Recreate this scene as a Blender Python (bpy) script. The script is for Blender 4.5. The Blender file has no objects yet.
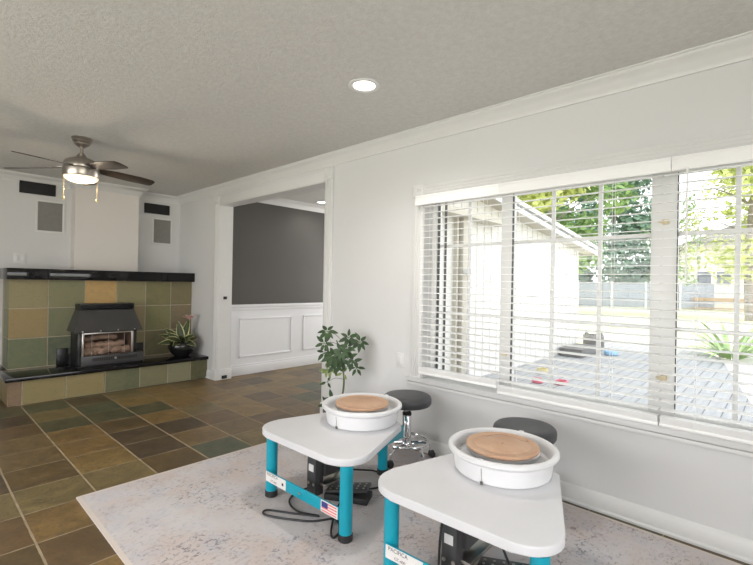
import bpy, bmesh, math, random
from mathutils import Vector, Matrix, Euler
random.seed(7)
PI = math.pi
SC = bpy.context.scene
COL = SC.collection
R = math.radians

# ------------------------------------------------------------------ materials
def hexc(r, g, b):
    f = lambda c: (c/255/12.92) if c/255 <= .04045 else ((c/255+.055)/1.055)**2.4
    return (f(r), f(g), f(b), 1)
class NT:
    def __init__(s, name):
        s.m = bpy.data.materials.new(name); s.m.use_nodes = True
        s.t = s.m.node_tree; s.b = s.t.nodes['Principled BSDF']; s.out = s.t.nodes['Material Output']
    def n(s, typ, **kw):
        nd = s.t.nodes.new(typ)
        for k, v in kw.items(): setattr(nd, k, v)
        return nd
    def l(s, a, b): s.t.links.new(a, b)
    def pos(s, scale=(1, 1, 1), loc=(0, 0, 0), obj=False):
        if obj: src = s.n('ShaderNodeTexCoord').outputs['Object']
        else: src = s.n('ShaderNodeNewGeometry').outputs['Position']
        mp = s.n('ShaderNodeMapping'); mp.inputs['Scale'].default_value = scale; mp.inputs['Location'].default_value = loc
        s.l(src, mp.inputs['Vector']); return mp.outputs[0]
    def noise(s, vec, scale, detail=4, rough=.55, dist=0):
        nd = s.n('ShaderNodeTexNoise'); nd.inputs['Scale'].default_value = scale; nd.inputs['Detail'].default_value = detail
        nd.inputs['Roughness'].default_value = rough; nd.inputs['Distortion'].default_value = dist
        if vec is not None: s.l(vec, nd.inputs['Vector'])
        return nd.outputs[0]
    def ramp(s, fac, stops, interp='LINEAR'):
        nd = s.n('ShaderNodeValToRGB'); cr = nd.color_ramp; cr.interpolation = interp
        while len(cr.elements) < len(stops): cr.elements.new(.5)
        for e, (p, c) in zip(cr.elements, stops):
            e.position = p; e.color = c if len(c) == 4 else (*c, 1)
        s.l(fac, nd.inputs[0]); return nd.outputs[0]
    def math(s, op, a, b=None, clamp=False):
        nd = s.n('ShaderNodeMath', operation=op, use_clamp=clamp)
        for i, v in enumerate((a, b)):
            if v is None: continue
            if isinstance(v, (int, float)): nd.inputs[i].default_value = v
            else: s.l(v, nd.inputs[i])
        return nd.outputs[0]
    def mix(s, fac, a, b, blend='MIX'):
        nd = s.n('ShaderNodeMix', data_type='RGBA', blend_type=blend)
        if isinstance(fac, (int, float)): nd.inputs[0].default_value = fac
        else: s.l(fac, nd.inputs[0])
        for i, v in ((6, a), (7, b)):
            if isinstance(v, tuple): nd.inputs[i].default_value = v
            else: s.l(v, nd.inputs[i])
        return nd.outputs[2]
    def bump(s, h, strength=.3, dist=.01):
        nd = s.n('ShaderNodeBump'); nd.inputs['Strength'].default_value = strength; nd.inputs['Distance'].default_value = dist
        s.l(h, nd.inputs['Height']); s.l(nd.outputs[0], s.b.inputs['Normal'])
    def set(s, col=None, rough=None, metal=None, spec=None, **kw):
        I = s.b.inputs
        if col is not None:
            if isinstance(col, tuple): I['Base Color'].default_value = col
            else: s.l(col, I['Base Color'])
        if rough is not None:
            if isinstance(rough, (int, float)): I['Roughness'].default_value = rough
            else: s.l(rough, I['Roughness'])
        if metal is not None: I['Metallic'].default_value = metal
        if spec is not None: I['Specular IOR Level'].default_value = spec
        for k, v in kw.items(): I[k.replace('_', ' ')].default_value = v
        return s.m

def simple(name, col, rough=.5, metal=0, var=.06, scale=8, bump=0, bscale=200, spec=None):
    """principled with slight procedural variation of tone"""
    t = NT(name); v = t.pos(obj=True)
    n = t.noise(v, scale, 3)
    lo = tuple(c*(1-var) for c in col[:3])+(1,); hi = tuple(min(1, c*(1+var)) for c in col[:3])+(1,)
    c = t.ramp(n, [(.3, lo), (.7, hi)])
    if bump: t.bump(t.noise(v, bscale, 2), bump, .002)
    return t.set(c, rough, metal, spec)

M = {}
M['wall'] = simple('wall_paint', hexc(213, 213, 213), .55, var=.012, scale=2, bump=.12, bscale=120)
M['trim'] = simple('trim_paint', hexc(218, 218, 217), .38, var=.01)
M['chimney'] = simple('chimney_paint', hexc(224, 219, 214), .6, var=.012, scale=2, bump=.1, bscale=120)
M['dark_wall'] = simple('charcoal_wall_paint', hexc(80, 77, 74), .5, var=.03, scale=1.5)
M['wainscot'] = simple('wainscot_paint', hexc(236, 237, 240), .4, var=.01)
t = NT('ceiling_texture'); v = t.pos()
a = t.noise(v, 60, 5, .65); b = t.noise(v, 150, 3, .6)
hgt = t.math('ADD', t.math('MULTIPLY', a, 1.0), t.math('MULTIPLY', b, .5))
t.bump(t.ramp(hgt, [(.52, (0, 0, 0)), (.85, (1, 1, 1))]), .3, .008)
M['ceiling'] = t.set(t.ramp(t.noise(v, 30, 4), [(.3, hexc(206, 204, 201)), (.7, hexc(216, 215, 212))]), .85)

SLATE = [hexc(86, 70, 44), hexc(120, 96, 58), hexc(74, 76, 56), hexc(66, 54, 42), hexc(108, 96, 64), hexc(94, 74, 50), hexc(126, 104, 62), hexc(68, 78, 62), hexc(104, 86, 58), hexc(72, 62, 46)]
def slate_floor():
    t = NT('slate_floor_tiles'); v = t.pos(scale=(1/.3475, 1/.356, 1), loc=(-(.0925)/.3475, -(.086)/.356, 0))
    fl = t.n('ShaderNodeVectorMath', operation='FLOOR'); t.l(v, fl.inputs[0])
    fr = t.n('ShaderNodeVectorMath', operation='FRACTION'); t.l(v, fr.inputs[0])
    wn = t.n('ShaderNodeTexWhiteNoise', noise_dimensions='2D'); t.l(fl.outputs[0], wn.inputs[0])
    base = t.ramp(wn.outputs[0], [(i/len(SLATE), c) for i, c in enumerate(SLATE)], 'CONSTANT')
    w2 = t.n('ShaderNodeTexWhiteNoise', noise_dimensions='2D')
    ad = t.n('ShaderNodeVectorMath', operation='ADD'); ad.inputs[1].default_value = (31.7, 12.3, 0); t.l(fl.outputs[0], ad.inputs[0]); t.l(ad.outputs[0], w2.inputs[0])
    # per tile shifted coordinates so veins break at the joints
    sh = t.n('ShaderNodeVectorMath', operation='SCALE'); sh.inputs['Scale'].default_value = 9.0; t.l(w2.outputs[1], sh.inputs[0])
    p2 = t.n('ShaderNodeVectorMath', operation='ADD'); t.l(t.pos(), p2.inputs[0]); t.l(sh.outputs[0], p2.inputs[1])
    cloud = t.noise(p2.outputs[0], 5, 6, .62, 1.2)
    vein = t.noise(p2.outputs[0], 16, 8, .7, 2.5)
    c = t.mix(t.ramp(cloud, [(.35, (0, 0, 0)), (.8, (.4, .4, .4))]), base, hexc(108, 92, 68))
    c = t.mix(1.0, c, t.ramp(t.noise(p2.outputs[0], 3.2, 7, .68, 1.0), [(.3, (.68, .68, .66)), (.7, (1.5, 1.46, 1.36))]), 'MULTIPLY')
    c = t.mix(t.ramp(vein, [(.38, (.6, .6, .6)), (.5, (0, 0, 0))]), c, hexc(74, 66, 52))
    c = t.mix(t.ramp(vein, [(.6, (0, 0, 0)), (.78, (.55, .55, .55))]), c, hexc(148, 130, 98))
    sep = t.n('ShaderNodeSeparateXYZ'); t.l(fr.outputs[0], sep.inputs[0])
    wob = t.math('MULTIPLY', t.math('SUBTRACT', t.noise(t.pos(), 14, 3), .5), .02)
    def edge(o):
        d = t.math('MINIMUM', o, t.math('SUBTRACT', 1.0, o)); return t.math('ADD', d, wob)
    gx = t.math('LESS_THAN', edge(sep.outputs[0]), .0145); gy = t.math('LESS_THAN', edge(sep.outputs[1]), .0105)
    g = t.math('MAXIMUM', gx, gy)
    gc = t.ramp(t.noise(t.pos(), 9, 3), [(.3, hexc(142, 126, 102)), (.7, hexc(168, 152, 126))])
    speck = t.math('GREATER_THAN', t.noise(t.pos(), 55, 2, .5), .795)
    c = t.mix(t.math('MULTIPLY', speck, .5), c, hexc(190, 176, 140))
    c = t.mix(g, c, gc)
    h = t.math('SUBTRACT', t.math('ADD', t.math('MULTIPLY', cloud, .5), t.math('MULTIPLY', vein, .35)), t.math('MULTIPLY', g, .5))
    t.bump(h, .35, .006)
    r = t.math('ADD', t.math('MULTIPLY', vein, .25), t.math('ADD', .26, t.math('MULTIPLY', g, .35)))
    return t.set(c, r, spec=.42)
M['floor'] = slate_floor()

def slate_wall():
    t = NT('slate_facing_tiles')
    at = t.n('ShaderNodeAttribute'); at.attribute_name = 'tile'
    v = t.pos()
    cloud = t.noise(v, 7, 6, .65, 1.5); vein = t.noise(v, 26, 7, .7, 1.8)
    c = t.mix(t.ramp(cloud, [(.38, (0, 0, 0)), (.75, (.4, .4, .4))]), at.outputs[0], hexc(148, 132, 94))
    c = t.mix(t.ramp(vein, [(.3, (.4, .4, .4)), (.46, (0, 0, 0))]), c, hexc(92, 90, 68))
    c = t.mix(t.ramp(vein, [(.6, (0, 0, 0)), (.78, (.4, .4, .4))]), c, hexc(165, 155, 110))
    t.bump(t.math('ADD', cloud, t.math('MULTIPLY', vein, .3)), .2, .005)
    return t.set(c, .5, spec=.35)
M['slate'] = slate_wall()
M['grout'] = simple('grey_grout', hexc(172, 162, 142), .85, var=.08, scale=20)
M['granite'] = simple('black_polished_granite', (.006, .006, .007, 1), .08, var=.5, scale=120, spec=.4)
M['black_metal'] = simple('black_enamel', (.012, .012, .013, 1), .32, var=.1)
M['dark_metal'] = simple('charcoal_enamel', (.055, .054, .055, 1), .38, var=.08, spec=.5)
M['steel'] = simple('bare_steel', (.55, .52, .48, 1), .3, 1, var=.05)
M['chrome'] = simple('chrome', (.78, .78, .8, 1), .12, 1, var=.02)
M['nickel'] = simple('brushed_nickel', (.42, .38, .34, 1), .3, 1, var=.06, scale=30)
M['log'] = simple('ceramic_log', hexc(150, 125, 108), .8, var=.35, scale=16, bump=.5, bscale=40)
M['firebrick'] = simple('firebox_lining', hexc(92, 70, 58), .8, var=.2, scale=20)
M['brass'] = simple('brass', (.8, .62, .3, 1), .3, 1)
M['blade'] = simple('dark_walnut_blade', hexc(58, 48, 42), .35, var=.2, scale=14)
M['blade_metal'] = simple('bronze_blade', hexc(104, 94, 84), .4, var=.1, scale=14)
M['black'] = simple('matte_black_cloth', (.012, .012, .013, 1), .7, var=.1)
M['grille'] = simple('grey_grille_cloth', hexc(136, 134, 130), .7, var=.06, scale=30, bump=.2, bscale=400)
M['plastic_white'] = simple('white_plastic', hexc(220, 220, 220), .35, var=.012)
M['table_white'] = simple('white_tabletop_plastic', hexc(214, 214, 217), .4, var=.015, scale=5, bump=.05, bscale=300)
M['basin'] = simple('white_splash_pan_plastic', hexc(222, 222, 224), .32, var=.015)
M['teal'] = simple('teal_powder_coat', hexc(0, 150, 172), .35, var=.03, spec=.5)
M['rubber'] = simple('black_rubber', (.018, .018, .019, 1), .6, var=.1)
M['bat'] = None
t = NT('terracotta_bat'); v = t.pos(obj=True)
c = t.ramp(t.noise(v, 9, 6, .65, .6), [(.3, hexc(188, 148, 120)), (.55, hexc(198, 162, 134)), (.75, hexc(206, 174, 150))])
t.bump(t.noise(v, 80, 3), .08, .002); M['bat'] = t.set(c, .62)
M['wheelhead'] = simple('cast_aluminium', (.55, .56, .58, 1), .35, 1, var=.05)
M['vinyl'] = simple('charcoal_vinyl', hexc(66, 67, 70), .42, var=.05, scale=30, bump=.1, bscale=500)
M['sticker'] = simple('white_sticker', hexc(225, 222, 220), .45, var=.02)
M['ink'] = simple('dark_ink', hexc(60, 50, 55), .5)
M['flag_red'] = simple('flag_red', hexc(225, 120, 118), .5)
M['flag_blue'] = simple('flag_blue', hexc(50, 58, 125), .5)
M['cable'] = simple('black_cable', (.015, .015, .016, 1), .45)
M['leaf'] = None
def leafmat(name, a, b, rough=.4, trans=0.15):
    t = NT(name); v = t.pos(obj=True)
    c = t.ramp(t.noise(v, 14, 3), [(.3, a), (.7, b)])
    return t.set(c, rough)
M['leaf'] = leafmat('schefflera_leaf', hexc(32, 54, 28), hexc(58, 86, 44), .5)
M['leaf_light'] = leafmat('pale_green_leaf', hexc(110, 130, 70), hexc(150, 160, 95))
M['stem'] = simple('green_stem', hexc(84, 96, 54), .5, var=.15, scale=20)
M['pink'] = simple('pink_petal', hexc(236, 200, 194), .5, var=.1, scale=20)
t = NT('striped_leaf'); uv = t.n('ShaderNodeUVMap')
sep = t.n('ShaderNodeSeparateXYZ'); t.l(uv.outputs[0], sep.inputs[0])
d = t.math('ABSOLUTE', t.math('SUBTRACT', sep.outputs[0], .5))
c = t.ramp(d, [(0, hexc(120, 40, 50)), (.05, hexc(50, 78, 40)), (.34, hexc(38, 62, 34)), (.43, hexc(190, 186, 130)), (.5, hexc(214, 206, 160))])
M['striped'] = t.set(c, .4)
M['pot'] = simple('black_glazed_pot', (.012, .013, .012, 1), .12, var=.2, spec=.6)
M['terra'] = simple('grey_planter', hexc(120, 118, 116), .6)
M['soil'] = simple('potting_soil', hexc(50, 40, 32), .9, var=.3, scale=60)
M['slat'] = simple('white_blind_slat', hexc(246, 246, 245), .42, var=.01)
M['vinyl_frame'] = simple('white_vinyl_window', hexc(232, 232, 230), .35, var=.01)
M['seal'] = simple('dark_window_seal', hexc(92, 90, 88), .6)
M['beige'] = simple('beige_hardware', hexc(214, 200, 166), .4)
M['bulb'] = None
def emit(name, col, s):
    t = NT(name); t.b.inputs['Emission Color'].default_value = col; t.b.inputs['Emission Strength'].default_value = s
    return t.set(col, .4)
M['can_lens'] = emit('lit_downlight_lens', (1, .93, .82, 1), 9)
M['fan_lens'] = emit('lit_frosted_glass', (1, .87, .68, 1), 1.0)
# thin window glass
t = NT('window_glass'); t.t.nodes.remove(t.b)
tr = t.n('ShaderNodeBsdfTransparent'); gl = t.n('ShaderNodeBsdfGlossy'); gl.inputs['Roughness'].default_value = .02
fz = t.n('ShaderNodeFresnel'); fz.inputs[0].default_value = 1.35
mx = t.n('ShaderNodeMixShader'); t.l(fz.outputs[0], mx.inputs[0]); t.l(tr.outputs[0], mx.inputs[1]); t.l(gl.outputs[0], mx.inputs[2]); t.l(mx.outputs[0], t.out.inputs[0])
M['glass'] = t.m
# rug
def rugmat():
    t = NT('distressed_rug'); v = t.pos(obj=True)
    big = t.noise(v, 1.7, 4, .6, .4); mid = t.noise(v, 5.5, 5, .6, .6)
    c = t.ramp(big, [(.32, hexc(205, 202, 203)), (.5, hexc(200, 194, 194)), (.68, hexc(196, 183, 178))])
    c = t.mix(t.ramp(mid, [(.48, (0, 0, 0)), (.7, (.6, .6, .6))]), c, hexc(200, 183, 175))
    c = t.mix(t.ramp(t.noise(v, 7, 5, .65, .4), [(.5, (0, 0, 0)), (.7, (.6, .6, .6))]), c, hexc(184, 186, 196))
    # worn ornament: broken fragments of a fine motif that only survive in patches
    nz = t.n('ShaderNodeTexNoise'); nz.inputs['Scale'].default_value = 11; nz.inputs['Detail'].default_value = 3; t.l(v, nz.inputs['Vector'])
    sc = t.n('ShaderNodeVectorMath', operation='SCALE'); sc.inputs['Scale'].default_value = .11; t.l(nz.outputs[1], sc.inputs[0])
    wv = t.n('ShaderNodeVectorMath', operation='ADD'); t.l(v, wv.inputs[0]); t.l(sc.outputs[0], wv.inputs[1])
    vo = t.n('ShaderNodeTexVoronoi', feature='DISTANCE_TO_EDGE'); vo.inputs['Scale'].default_value = 23; t.l(wv.outputs[0], vo.inputs['Vector'])
    lines = t.ramp(vo.outputs[0], [(.0, (1, 1, 1)), (.10, (.7, .7, .7)), (.2, (0, 0, 0))])
    patch = t.ramp(t.noise(v, 3.4, 3, .55), [(.48, (0, 0, 0)), (.6, (1, 1, 1))])
    fine = t.ramp(t.noise(v, 42, 5, .75), [(.5, (0, 0, 0)), (.58, (1, 1, 1))])
    m1 = t.math('MULTIPLY', t.math('MULTIPLY', lines, patch), fine)
    # scattered dark flecks streaked along the weave
    vs = t.pos(scale=(34, 62, 1), obj=True)
    st = t.ramp(t.noise(vs, 1, 5, .75), [(.54, (0, 0, 0)), (.66, (1, 1, 1))])
    p2 = t.ramp(t.noise(v, 2.6, 5, .65, .8), [(.44, (.1, .1, .1)), (.62, (1, 1, 1))])
    # border band of denser motif
    sep = t.n('ShaderNodeSeparateXYZ'); t.l(v, sep.inputs[0])
    ex = t.math('SUBTRACT', .98, t.math('ABSOLUTE', sep.outputs[0])); ey = t.math('SUBTRACT', 1.455, t.math('ABSOLUTE', sep.outputs[1]))
    e = t.math('MINIMUM', ex, ey)
    band = t.ramp(e, [(.05, (0, 0, 0)), (.09, (1, 1, 1)), (.24, (1, 1, 1)), (.28, (0, 0, 0))])
    p3 = t.math('MAXIMUM', p2, t.math('MULTIPLY', band, t.ramp(t.noise(v, 2.2, 3, .6), [(.44, (0, 0, 0)), (.6, (1, 1, 1))])))
    m2 = t.math('MULTIPLY', st, p3)
    c = t.mix(t.math('MULTIPLY', m2, .72), c, t.ramp(t.noise(v, 4, 2), [(.4, hexc(96, 98, 116)), (.7, hexc(112, 106, 108))]))
    c = t.mix(t.math('MULTIPLY', m1, .7), c, t.ramp(t.noise(v, 5, 2), [(.4, hexc(84, 86, 100)), (.7, hexc(112, 104, 104))]))
    edge = t.math('LESS_THAN', e, .022)
    c = t.mix(edge, c, hexc(208, 198, 190))
    w = t.n('ShaderNodeTexNoise'); w.inputs['Scale'].default_value = 420; t.l(v, w.inputs['Vector'])
    t.bump(w.outputs[0], .25, .003)
    return t.set(c, .95, spec=.1)
M['rug'] = rugmat()
# outdoors
M['siding'] = simple('white_board_siding', hexc(232, 230, 224), .6, var=.02)
M['ext_white'] = simple('white_exterior_trim', hexc(226, 226, 222), .6, var=.02)
M['soffit'] = simple('soffit_paint', hexc(196, 190, 176), .7, var=.03)
M['shingle'] = simple('grey_shingles', hexc(150, 150, 152), .9, var=.15, scale=8)
t = NT('weathered_deck_boards'); v = t.pos()
sp = t.n('ShaderNodeSeparateXYZ'); t.l(v, sp.inputs[0])
g = t.math('FRACT', t.math('DIVIDE', sp.outputs[1], .152))
seam = t.math('LESS_THAN', g, .07)
sc = t.noise(t.pos(scale=(1.2, 16, 1)), 1, 5, .6)
c = t.ramp(sc, [(.3, hexc(152, 152, 153)), (.7, hexc(180, 180, 180))])
bx = t.math('FRACT', t.math('ADD', t.math('DIVIDE', sp.outputs[0], 1.22), t.math('MULTIPLY', t.math('FLOOR', t.math('DIVIDE', sp.outputs[1], .152)), .37)))
seam = t.math('MAXIMUM', seam, t.math('LESS_THAN', bx, .012))
M['deck'] = t.set(t.mix(seam, c, hexc(92, 91, 92)), .75)
t = NT('dry_lawn'); v = t.pos()
M['lawn'] = t.set(t.ramp(t.noise(v, .8, 6, .7), [(.3, hexc(192, 190, 150)), (.7, hexc(216, 212, 182))]), .9)
M['concrete'] = simple('pale_concrete', hexc(214, 210, 202), .85, var=.05, scale=2)
M['fence'] = simple('grey_fence_boards', hexc(160, 166, 176), .8, var=.06, scale=3)
M['bark'] = simple('tree_bark', hexc(146, 138, 128), .9, var=.2, scale=6)
M['tree_leaf'] = leafmat('tree_leaf_green', hexc(112, 150, 92), hexc(160, 186, 112), .6)
M['tree_leaf_yellow'] = leafmat('tree_leaf_yellow_green', hexc(172, 186, 104), hexc(210, 214, 136), .6)
M['tree_leaf_dark'] = leafmat('conifer_leaf', hexc(96, 132, 112), hexc(134, 162, 134), .6)
M['house'] = simple('cream_house_wall', hexc(228, 222, 210), .7, var=.02)
M['house_roof'] = simple('brown_grey_roof', hexc(150, 146, 146), .8, var=.06)
M['dark_glass'] = simple('dark_house_window', hexc(110, 116, 126), .15)
M['red'] = simple('red_plastic', hexc(206, 110, 124), .5)
M['yellow'] = simple('yellow_plastic', hexc(196, 182, 130), .5)
M['blue'] = simple('light_blue_plastic', hexc(150, 190, 220), .5)
M['wood_rail'] = simple('tan_timber', hexc(170, 140, 100), .7)

# ------------------------------------------------------------------ mesh helpers
class B:
    """collects shapes in one bmesh; build() links them as one mesh object"""
    def __init__(s): s.bm = bmesh.new(); s.mats = []; s.cur = 0
    def mat(s, m):
        if m not in s.mats: s.mats.append(m)
        s.cur = s.mats.index(m); return s
    def _f(s, fs):
        for f in fs:
            f.material_index = s.cur
    def box(s, x0, x1, y0, y1, z0, z1, bev=0, seg=2):
        b = bmesh.new(); bmesh.ops.create_cube(b, size=1)
        for v in b.verts:
            v.co = Vector(((x0+x1)/2+v.co.x*(x1-x0), (y0+y1)/2+v.co.y*(y1-y0), (z0+z1)/2+v.co.z*(z1-z0)))
        if bev: bmesh.ops.bevel(b, geom=b.edges[:], offset=bev, segments=seg, affect='EDGES', profile=.5)
        return s.add(b)
    def add(s, b, mtx=None):
        if mtx is not None: bmesh.ops.transform(b, matrix=mtx, verts=b.verts)
        mp = {}
        for v in b.verts: mp[v] = s.bm.verts.new(v.co)
        out = []
        for f in b.faces:
            try: nf = s.bm.faces.new([mp[v] for v in f.verts])
            except ValueError: continue
            nf.material_index = s.cur; out.append(nf)
        b.free(); return out
    def obox(s, center, size, rot=(0, 0, 0), bev=0):
        b = bmesh.new(); bmesh.ops.create_cube(b, size=1)
        for v in b.verts: v.co = Vector((v.co.x*size[0], v.co.y*size[1], v.co.z*size[2]))
        if bev: bmesh.ops.bevel(b, geom=b.edges[:], offset=bev, segments=2, affect='EDGES', profile=.5)
        return s.add(b, Matrix.Translation(center) @ Euler(rot).to_matrix().to_4x4())
    def prism(s, pts, z0, z1, bev=0, mtx=None):
        """extrude a polygon in xy from z0 to z1"""
        b = bmesh.new()
        lo = [b.verts.new((x, y, z0)) for x, y in pts]; hi = [b.verts.new((x, y, z1)) for x, y in pts]
        b.faces.new(lo[::-1]); top = b.faces.new(hi)
        n = len(pts)
        for i in range(n): b.faces.new((lo[i], lo[(i+1) % n], hi[(i+1) % n], hi[i]))
        if bev:
            ed = [e for e in b.edges if abs(e.verts[0].co.z-e.verts[1].co.z) < 1e-6]
            bmesh.ops.bevel(b, geom=ed, offset=bev, segments=3, affect='EDGES', profile=.5)
        bmesh.ops.recalc_face_normals(b, faces=b.faces)
        return s.add(b, mtx)
    def lathe(s, prof, seg=32, mtx=None, cap=True):
        """revolve (r,z) list about z"""
        b = bmesh.new(); rings = []
        for r, z in prof:
            if r < 1e-5: rings.append([b.verts.new((0, 0, z))])
            else: rings.append([b.verts.new((r*math.cos(2*PI*k/seg), r*math.sin(2*PI*k/seg), z)) for k in range(seg)])
        for a, c in zip(rings, rings[1:]):
            for k in range(seg):
                k2 = (k+1) % seg
                if len(a) == 1 and len(c) == 1: continue
                if len(a) == 1: b.faces.new((a[0], c[k2], c[k]))
                elif len(c) == 1: b.faces.new((a[k], a[k2], c[0]))
                else: b.faces.new((a[k], a[k2], c[k2], c[k]))
        if cap:
            for rg, rev in ((rings[0], True), (rings[-1], False)):
                if len(rg) > 1: b.faces.new(rg[::-1] if rev else rg)
        bmesh.ops.recalc_face_normals(b, faces=b.faces)
        return s.add(b, mtx)
    def tube(s, pts, r, seg=10, closed=False, smooth=0):
        pts = [Vector(p) for p in pts]
        if smooth:
            P = pts; out = []; n = len(P)
            rng = range(n if closed else n-1)
            for i in rng:
                p0 = P[(i-1) % n] if closed or i > 0 else P[i]; p1 = P[i]; p2 = P[(i+1) % n]; p3 = P[(i+2) % n] if closed or i+2 < n else p2
                for k in range(smooth):
                    u = k/smooth
                    out.append(.5*((2*p1)+(-p0+p2)*u+(2*p0-5*p1+4*p2-p3)*u*u+(-p0+3*p1-3*p2+p3)*u**3))
            if not closed: out.append(P[-1])
            pts = out
        n = len(pts); rr = r if isinstance(r, (list, tuple)) else None
        b = bmesh.new(); rings = []
        up = None
        for i, p in enumerate(pts):
            if closed: d = pts[(i+1) % n]-pts[i-1]
            else: d = pts[min(i+1, n-1)]-pts[max(i-1, 0)]
            if d.length < 1e-9: d = Vector((0, 0, 1))
            d.normalize()
            if up is None: up = Vector((0, 0, 1)) if abs(d.z) < .9 else Vector((1, 0, 0))
            a = d.cross(up)
            if a.length < 1e-4: a = d.cross(Vector((0, 1, 0)))
            a.normalize(); c = a.cross(d); c.normalize(); up = c
            rad = (rr[0]+(rr[1]-rr[0])*i/(n-1)) if rr else r
            rings.append([b.verts.new(p+(a*math.cos(2*PI*k/seg)+c*math.sin(2*PI*k/seg))*rad) for k in range(seg)])
        for i in range(n if closed else n-1):
            A, C = rings[i], rings[(i+1) % n]
            for k in range(seg): b.faces.new((A[k], A[(k+1) % seg], C[(k+1) % seg], C[k]))
        if not closed: b.faces.new(rings[0][::-1]); b.faces.new(rings[-1])
        bmesh.ops.recalc_face_normals(b, faces=b.faces)
        return s.add(b)
    def sphere(s, c, r, sc=(1, 1, 1), seg=12):
        b = bmesh.new(); bmesh.ops.create_uvsphere(b, u_segments=seg, v_segments=max(6, seg*2//3), radius=r)
        return s.add(b, Matrix.Translation(c) @ Matrix.Diagonal((*sc, 1)))
    def sweep(s, prof, path, closed=False):
        """sweep profile points (offset d to the left normal, z) along a horizontal path (mitred)"""
        b = bmesh.new(); rings = []; n = len(path)
        for i, p in enumerate(path):
            p = Vector(p)
            d1 = (p-Vector(path[i-1])).normalized() if i > 0 else None
            d2 = (Vector(path[i+1])-p).normalized() if i < n-1 else None
            if d1 is None: d1 = d2
            if d2 is None: d2 = d1
            n1 = Vector((-d1.y, d1.x)); n2 = Vector((-d2.y, d2.x)); m = n1+n2; m.normalize(); k = 1/max(.2, m.dot(n1))
            rings.append([b.verts.new((p.x+m.x*k*o, p.y+m.y*k*o, z)) for o, z in prof])
        L = len(prof)
        for A, C in zip(rings, rings[1:]):
            for k in range(L): b.faces.new((A[k], A[(k+1) % L], C[(k+1) % L], C[k]))
        b.faces.new(rings[0][::-1]); b.faces.new(rings[-1])
        bmesh.ops.recalc_face_normals(b, faces=b.faces)
        return s.add(b)
    def leaf(s, base, direction, normal, length, width, bend=.2, uv=False, seg=4):
        """a thin bent leaf blade with a midrib fold"""
        d = Vector(direction).normalized(); nrm = Vector(normal); nrm = (nrm-d*nrm.dot(d))
        if nrm.length < 1e-4: nrm = d.orthogonal()
        nrm.normalize(); side = d.cross(nrm)
        base = Vector(base); rows = []
        for i in range(seg+1):
            u = i/seg; w = width*.5*(math.sin(PI*min(1, u**.75*.97+.03))**.8)
            p = base+d*length*u-nrm*bend*length*u*u
            lift = nrm*w*.25
            rows.append((s.bm.verts.new(p-side*w+lift), s.bm.verts.new(p), s.bm.verts.new(p+side*w+lift), u))
        for A, C in zip(rows, rows[1:]):
            for j in (0, 1):
                f = s.bm.faces.new((A[j], A[j+1], C[j+1], C[j])); f.material_index = s.cur
                if uv:
                    ul = s.bm.loops.layers.uv.verify()
                    for lp, (jj, uu) in zip(f.loops, ((j, A[3]), (j+1, A[3]), (j+1, C[3]), (j, C[3]))): lp[ul].uv = (jj/2, uu)
    def text(s, txt, size, mtx):
        cu = bpy.data.curves.new('txt', 'FONT'); cu.body = txt; cu.size = size; cu.align_x = 'LEFT'
        o = bpy.data.objects.new('txt', cu); COL.objects.link(o)
        dg = bpy.context.evaluated_depsgraph_get(); me = bpy.data.meshes.new_from_object(o.evaluated_get(dg))
        b = bmesh.new(); b.from_mesh(me); s.add(b, mtx)
        bpy.data.objects.remove(o); bpy.data.curves.remove(cu); bpy.data.meshes.remove(me)
    def build(s, name, m=None, parent=None, loc=None, smooth=35, fixn=False, **props):
        if fixn: bmesh.ops.recalc_face_normals(s.bm, faces=s.bm.faces)
        me = bpy.data.meshes.new(name); s.bm.to_mesh(me); s.bm.free()
        mats = s.mats if s.mats else [m]
        for mm in mats: me.materials.append(mm)
        if smooth:
            for p in me.polygons: p.use_smooth = True
            me.set_sharp_from_angle(angle=R(smooth))
        o = bpy.data.objects.new(name, me); COL.objects.link(o)
        if parent: o.parent = parent
        if loc: o.location = loc
        for k, v in props.items(): o[k] = v
        return o

def thing(name, label, cat, loc=(0, 0, 0), rz=0, group=None):
    o = bpy.data.objects.new(name, None); COL.objects.link(o)
    o.empty_display_size = .1; o.location = loc; o.rotation_euler = (0, 0, rz)
    o['label'] = label; o['category'] = cat
    if group: o['group'] = group
    return o
def tag(o, label, cat, group=None, kind=None):
    o['label'] = label; o['category'] = cat
    if group: o['group'] = group
    if kind: o['kind'] = kind
    return o
def struct(o, label=None, cat=None):
    o['kind'] = 'structure'
    if label: o['label'] = label
    if cat: o['category'] = cat
    return o
def dup(root, loc, rz, label, group=None):
    r = root.copy(); COL.objects.link(r); r.location = loc; r.rotation_euler = (0, 0, rz); r['label'] = label
    if group: r['group'] = group
    for ch in list(root.children):
        c = ch.copy(); COL.objects.link(c); c.parent = r
        for g in ch.children:
            d = g.copy(); COL.objects.link(d); d.parent = c
    return r

# ------------------------------------------------------------------ dimensions
H = 1.26                       # camera height
XW = 2.693                     # inner face of the window wall
TH = .165                      # its thickness
YB = 6.42                      # fireplace wall
ZC = 2.44                      # ceiling
XL, YF = -2.7, -2.3            # unseen left wall, wall behind the camera
OP0, OP1, OPZ = 3.18, 5.225, 2.215    # wide cased opening
WN0, WN1, WZ0, WZ1 = -.19, 2.02, .548, 1.925   # window
XO = XW+TH
HX1, HY0, HY1 = 6.2, 3.18, 5.32       # hall behind the opening

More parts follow.
